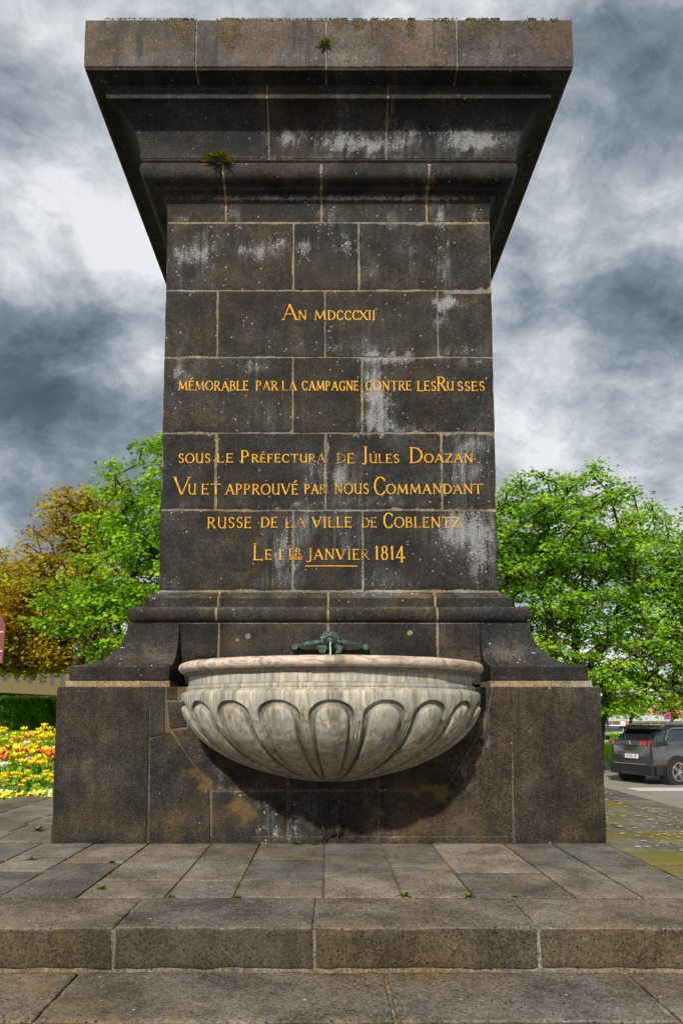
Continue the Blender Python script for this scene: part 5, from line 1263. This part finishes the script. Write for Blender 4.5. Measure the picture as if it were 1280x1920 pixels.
house(1205, 14, 175, Zat(1316, 175), 'pale tall house seen through the lowest maple leaves', PALE, None, 5, 3)
house(1290, 14, 165, Zat(1322, 165), 'ochre house at the right edge behind the maple', RT, RF)

# signs and lamp
def round_sign(px, py, d, r, zg_, lab, blue=True):
    p = P(px, py, d - DB); t = empty('road_sign', (p.x, p.y, zg_), label=lab, cat='sign')
    bm = bmesh.new(); tube_bm(bm, [(0, .03, 0), (0, .03, p.z - zg_ + r)], .03, 8); bm_obj('pole', bm, CON, t)
    for nm, rr, y0, m in (('plate', r, 0, simple('sign_red', (.65, .03, .04), .5)), ('face', r * .78, -.012, simple('sign_blue', (.03, .08, .4), .5) if blue else WHT)):
        bm = bmesh.new(); tube_bm(bm, [(0, y0 + .01, p.z - zg_), (0, y0 - .005, p.z - zg_)], rr, 24); bm_obj(nm, bm, m, t)
    if blue:
        for a in (1, -1):
            bm = bmesh.new(); box_bm(bm, -r * .8, r * .8, -.03 - .004 * a, -.022, -r * .09, r * .09, Matrix.Translation((0, 0, p.z - zg_)) @ Matrix.Rotation(a * math.pi / 4, 4, 'Y')); bm_obj('bar', bm, MATS['sign_red'], t)
round_sign(1251, 1343, 66, .30, -1.52, 'round red and blue no-stopping sign above the roof of the dark car')
round_sign(1167, 1356, 60, .26, -1.52, 'round pale sign with a red rim behind the parked white car', False)
p = P(1181, 1315, 55); t = empty('street_lamp', (p.x, 55, -1.52), label='slim street lamp with a box head behind the lowest maple leaves', cat='lamp')
bm = bmesh.new(); tube_bm(bm, [(0, 0, 0), (0, 0, p.z + 1.5)], [.08, .05], 8); bm_obj('pole', bm, CON, t); box('lamp_head', -.2, .2, -.2, .2, p.z + 1.35, p.z + 1.85, simple('lamp_glass', (.5, .6, .7), .3), t, .03)

# ------------------------------------------------------------------ cars
def carpaint(name, c, metal=.5, rough=.28): return simple(name, c, rough, metal, var=.04, coat=1.0)
BLK = simple('black_plastic', (.012, .012, .013), .55, var=.2); GBLK = simple('gloss_black', (.006, .006, .007), .08, coat=1); RED = simple('tail_red', (.60, .010, .008), .25, coat=.8); CHR = simple('chrome', (.72, .72, .72), .18, 1.0); TYR = simple('tyre', (.014, .014, .014), .85); CGL = simple('car_glass', (.015, .018, .02), .04, spec=.9, coat=1)
def car(name, loc, rz, paint, label, L=4.64, W=1.84, H=1.65, detail=True, group=None):
    t = empty(name, loc, rz, label=label, cat='car', group=group); k = H / 1.65; hw = W / 2
    # lower body: closed rings along the length
    xs = [0, .06, .18, .45, .95, 1.5, 2.3, 3.0, 3.6, 4.0, 4.3, 4.5, 4.6, L]
    wv = [.74, .83, .91, .97, 1, 1, 1, 1, .99, .96, .90, .82, .74, .60]
    belt = [1.22, 1.24, 1.25, 1.24, 1.22, 1.19, 1.16, 1.13, 1.08, 1.03, .98, .90, .80, .70]
    bot = [.42, .34, .26, .24, .24, .24, .24, .24, .24, .24, .26, .30, .36, .42]
    bm = bmesh.new(); rings = []
    for x, w_, zb_, z0 in zip(xs, wv, belt, bot):
        h = w_ * hw; zb_ *= k
        pr = [(h * .80, z0), (h * .95, z0 + .06), (h * .985, .45), (h, .62), (h * .985, .80), (h * .97, zb_ - .10), (h * .93, zb_ - .02), (h * .86, zb_)]
        ring = [(-y, z) for y, z in pr[::-1]] [::-1]
        pts = [(y, z) for y, z in pr] + [(-y, z) for y, z in pr[::-1]]
        rings.append([bm.verts.new((x * L / 4.64, y, z)) for y, z in pts])
    n = len(rings[0])
    for a, b in zip(rings, rings[1:]):
        for j in range(n): bm.faces.new((a[j], b[j], b[(j + 1) % n], a[(j + 1) % n]))
    bm.faces.new(rings[0]); bm.faces.new(rings[-1][::-1])
    o = bm_obj('body', bm, paint, t, smooth=True); md = o.modifiers.new('es', 'EDGE_SPLIT'); md.split_angle = R(40)
    # glasshouse
    def gh(nm, x0b, x1b, x0t, x1t, zb_, zt_, yb_, yt_, mat, par=t):
        bm = bmesh.new(); rr = []
        for f in (0, .5, 1):
            y = yb_ + (yt_ - yb_) * (f ** 1.2); z = zb_ + (zt_ - zb_) * f; a = x0b + (x0t - x0b) * f; b_ = x1b + (x1t - x1b) * f; c = .12 * (1 - .2 * f)
            rr.append([bm.verts.new(q_) for q_ in ((a, y - c, z), (a + c, y, z), (b_ - c * 2, y, z), (b_, y - c * 2, z), (b_, -y + c * 2, z), (b_ - c * 2, -y, z), (a + c, -y, z), (a, -y + c, z))])
        for a, b_ in zip(rr, rr[1:]):
            for j in range(8): bm.faces.new((a[j], a[(j + 1) % 8], b_[(j + 1) % 8], b_[j]))
        bm.faces.new(rr[0][::-1]); bm.faces.new(rr[-1]); return bm_obj(nm, bm, mat, par)
    zb_, zt_ = (1.20 if detail else 1.10) * k, 1.56 * k; s = L / 4.64
    gh('glasshouse', .10 * s, 3.55 * s, .46 * s, 2.75 * s, zb_ - .03, zt_, hw * .90, hw * .70, CGL)
    gh('roof_panel', .26 * s, 2.85 * s, .40 * s, 2.6 * s, zt_ - .03, H, hw * .745, hw * .62, GBLK if detail else paint)
    # wheels
    for x in (.80 * s, 3.60 * s):
        for sg in (-1, 1):
            bm = bmesh.new(); tube_bm(bm, [(x, sg * (hw - .30), .36), (x, sg * (hw + .004), .36)], .455, 32); bm_obj('wheel_arch', bm, BLK, t)
            ys = [hw - .26, hw - .22, hw - .05, hw - .005, hw + .012]; rs = [.30, .355, .36, .345, .275]
            bm = bmesh.new(); tube_bm(bm, [(x, sg * y, .36) for y in ys], rs, 32); wh = bm_obj('wheel', bm, TYR, t, smooth=False)
            bm = bmesh.new(); R0, R1 = .262, .235
            for a in range(32):
                a0, a1 = a * math.pi / 16, (a + 1) * math.pi / 16
                q4 = [bm.verts.new((x + rr_ * math.cos(aa), sg * (hw + .020), .36 + rr_ * math.sin(aa))) for rr_, aa in ((R0, a0), (R0, a1), (R1, a1), (R1, a0))]; bm.faces.new(q4)
            for a in range(5):
                M = Matrix.Translation((x, sg * (hw + .022), .36)) @ Matrix.Rotation(a * 2 * math.pi / 5 + .3, 4, 'Y')
                box_bm(bm, -.035, -.012, -.008, .008, .02, .245, M); box_bm(bm, .012, .035, -.008, .008, .02, .245, M)
            box_bm(bm, -.05, .05, -.01, .012, -.05, .05, Matrix.Translation((x, sg * (hw + .022), .36)))
            bm_obj('rim', bm, CHR, wh)
    if not detail:
        for sg in (-1, 1):
            box('headlight', L - .14, L - .05, sg * hw * .62 - .14, sg * hw * .62 + .14, .66, .78, GLS, t); box('taillight', -.01, .1, sg * hw * .70 - .1, sg * hw * .70 + .1, .82, 1.02, RED, t)
        box('grille', L - .06, L + .012, -.36, .36, .52, .70, BLK, t); return t
    # rear of the dark estate, from the top down
    box('spoiler', .16, .48, -.60, .60, 1.535, 1.595, GBLK, t, .02); box('brake_light', .15, .158, -.22, .22, 1.553, 1.575, simple('dim_red', (.10, .004, .004), .3), t)
    box('light_band', -.022, .05, -.66, .66, 1.075, 1.215, GBLK, t, .012)
    for sg in (-1, 1):
        for i, (a, b) in enumerate(() if sg > 0 else ((.36, .45), (.48, .57), (.60, .685))):
            bm = bmesh.new(); y0, y1 = sorted((sg * a, sg * b)); sh = .025 * sg
            prism(bm, [(y0, 1.09), (y1, 1.09), (y1 + sh, 1.205), (y0 + sh, 1.205)], 'x', -.034 + .02 * (i == 2), .03); bm_obj('tail_light', bm, RED, t)
        bm = bmesh.new(); prism(bm, [(.05, 1.09), (.52, 1.12), (.60, 1.075), (.45, 1.215), (.03, 1.215)] if False else [(.04, 1.085), (.50, 1.10), (.42, 1.195), (.04, 1.205)], 'y', sg * hw * .78, sg * (hw * .962)); bm_obj('side_lamp_housing', bm, GBLK, t)
        if sg > 0: box('tail_light', -.034, .03, .60, .69, 1.09, 1.205, RED, t, .008)
        box('reflector', -.028, .06, sg * .66 - .10, sg * .66 + .10, .395, .455, RED, t, .01)
        bm = bmesh.new(); prism(bm, [(sg * .42, .33), (sg * .70, .33), (sg * .76, .25), (sg * .46, .25)], 'x', -.035, .05); ex = bm_obj('exhaust_trim', bm, CHR, t, .006)
        bm = bmesh.new(); prism(bm, [(sg * .46, .31), (sg * .68, .31), (sg * .71, .27), (sg * .48, .27)], 'x', -.040, -.036); bm_obj('exhaust_mouth', bm, BLK, ex)
        # bright window frame line and roof rail
        yb2, yt2 = hw * .915, hw * .725
        bm = bmesh.new(); tube_bm(bm, [(.42, sg * yb2, 1.24), (.70, sg * (yt2 + .035), 1.50), (.9, sg * (yt2 + .02), 1.56), (2.6, sg * (yt2 + .02), 1.57)], .022, 6); bm_obj('window_trim', bm, CHR, t)
        bm = bmesh.new(); tube_bm(bm, [(.55, sg * .60, 1.62), (.75, sg * .62, 1.685), (2.5, sg * .62, 1.70), (2.7, sg * .60, 1.66)], .022, 6); bm_obj('roof_rail', bm, CHR, t)
        bm = bmesh.new(); tube_bm(bm, [(.93, sg * hw * .985, .36), (.93, sg * (hw + .006), .36)], .455, 32)
        bm.free()
        box('sill', 1.35, 3.2, sg * hw - .03, sg * hw + .006, .24, .42, BLK, t)
        box('door_line', 1.50, 1.512, sg * hw * 1.0 - .01, sg * hw * 1.0 + .003, .45, 1.0, BLK, t)
    box('bumper', -.045, .30, -.78, .78, .25, .545, BLK, t, .03); box('bumper_strip', -.058, -.046, -.60, .60, .548, .575, CHR, t)
    for sg in (-1, 1): box('bumper_corner', .06, .42, sg * (hw * .90) - .05, sg * (hw * .90) + .05, .26, .56, BLK, t, .04)
    box('tow_shield', -.05, -.046, -.33, .33, .26, .34, DK, t)
    box('wiper', .085, .11, -.26, .12, 1.225, 1.25, BLK, t)
    for sg in (-1, 1): box('hatch_line', -.004, .02, sg * .72 - .004, sg * .72 + .004, .58, 1.07, BLK, t)
    # number plate with its characters
    pl = box('number_plate', -.020, -.004, -.26, .26, .715, .83, WHT, t); box('plate_band', -.023, -.0205, .215, .26, .715, .83, simple('eu_blue', (.01, .05, .45), .4), pl)
    cu = bpy.data.curves.new('plate_text', 'FONT'); cu.body = 'KO:ML 58'; cu.size = .105; cu.extrude = .0015; cu.align_x = 'CENTER'; cu.align_y = 'CENTER'
    tmp = bpy.data.objects.new('plate_text', cu); COL.objects.link(tmp); dg = bpy.context.evaluated_depsgraph_get(); me = bpy.data.meshes.new_from_object(tmp.evaluated_get(dg)); bpy.data.objects.remove(tmp)
    me.materials.clear(); tx = link('plate_text', me, BLK, pl); tx.rotation_euler = (R(90), 0, R(-90)); tx.location = (-.0235, -.02, .772); tx.scale = (.86, 1, 1)
    # rampant lion badge, a small chromed figure
    bm = bmesh.new(); pts = [(-.03, -.055), (-.005, -.05), (0, -.02), (.02, -.05), (.04, -.045), (.02, -.005), (.035, .02), (.015, .02), (.02, .045), (0, .06), (-.02, .05), (-.012, .025), (-.035, .03), (-.04, .015), (-.015, .01), (-.02, -.02)]
    prism(bm, [(-a, b + 1.15) for a, b in pts], 'x', -.030, -.022); bm_obj('badge', bm, CHR, t)
    return t
RZ = R(23)
nw = G(1273, 1472, ZR)                           # foot of the near rear wheel
off = Matrix.Rotation(RZ, 3, 'Z') @ Vector((.80, -.92, 0))
car('parked_car', (nw.x - off.x, nw.y - off.y, ZR), RZ, carpaint('grey_metallic', (.16, .158, .155), .85, .2), 'dark grey estate car with red claw tail lights parked at the right edge')
for px, d, rz, col, lab in ((1186, 66, R(168), (.62, .66, .70), 'white car parked nose to the left behind the low hedge'), (1128, 70, R(160), (.03, .05, .13), 'dark blue car parked left of the white one, half hidden by the base'), (1118, 84, R(170), (.7, .72, .75), 'pale car whose roof shows above the dark blue one'), (1215, 80, R(175), (.7, .7, .7), 'white car whose roof shows just above the dark estate')):
    p = P(px, 1, d - DB); car('parked_car', (p.x, p.y, -1.52), rz, carpaint('paint', col, .1, .3), lab, L=4.3, W=1.78, H=1.48, detail=False, group='cars in the car park')
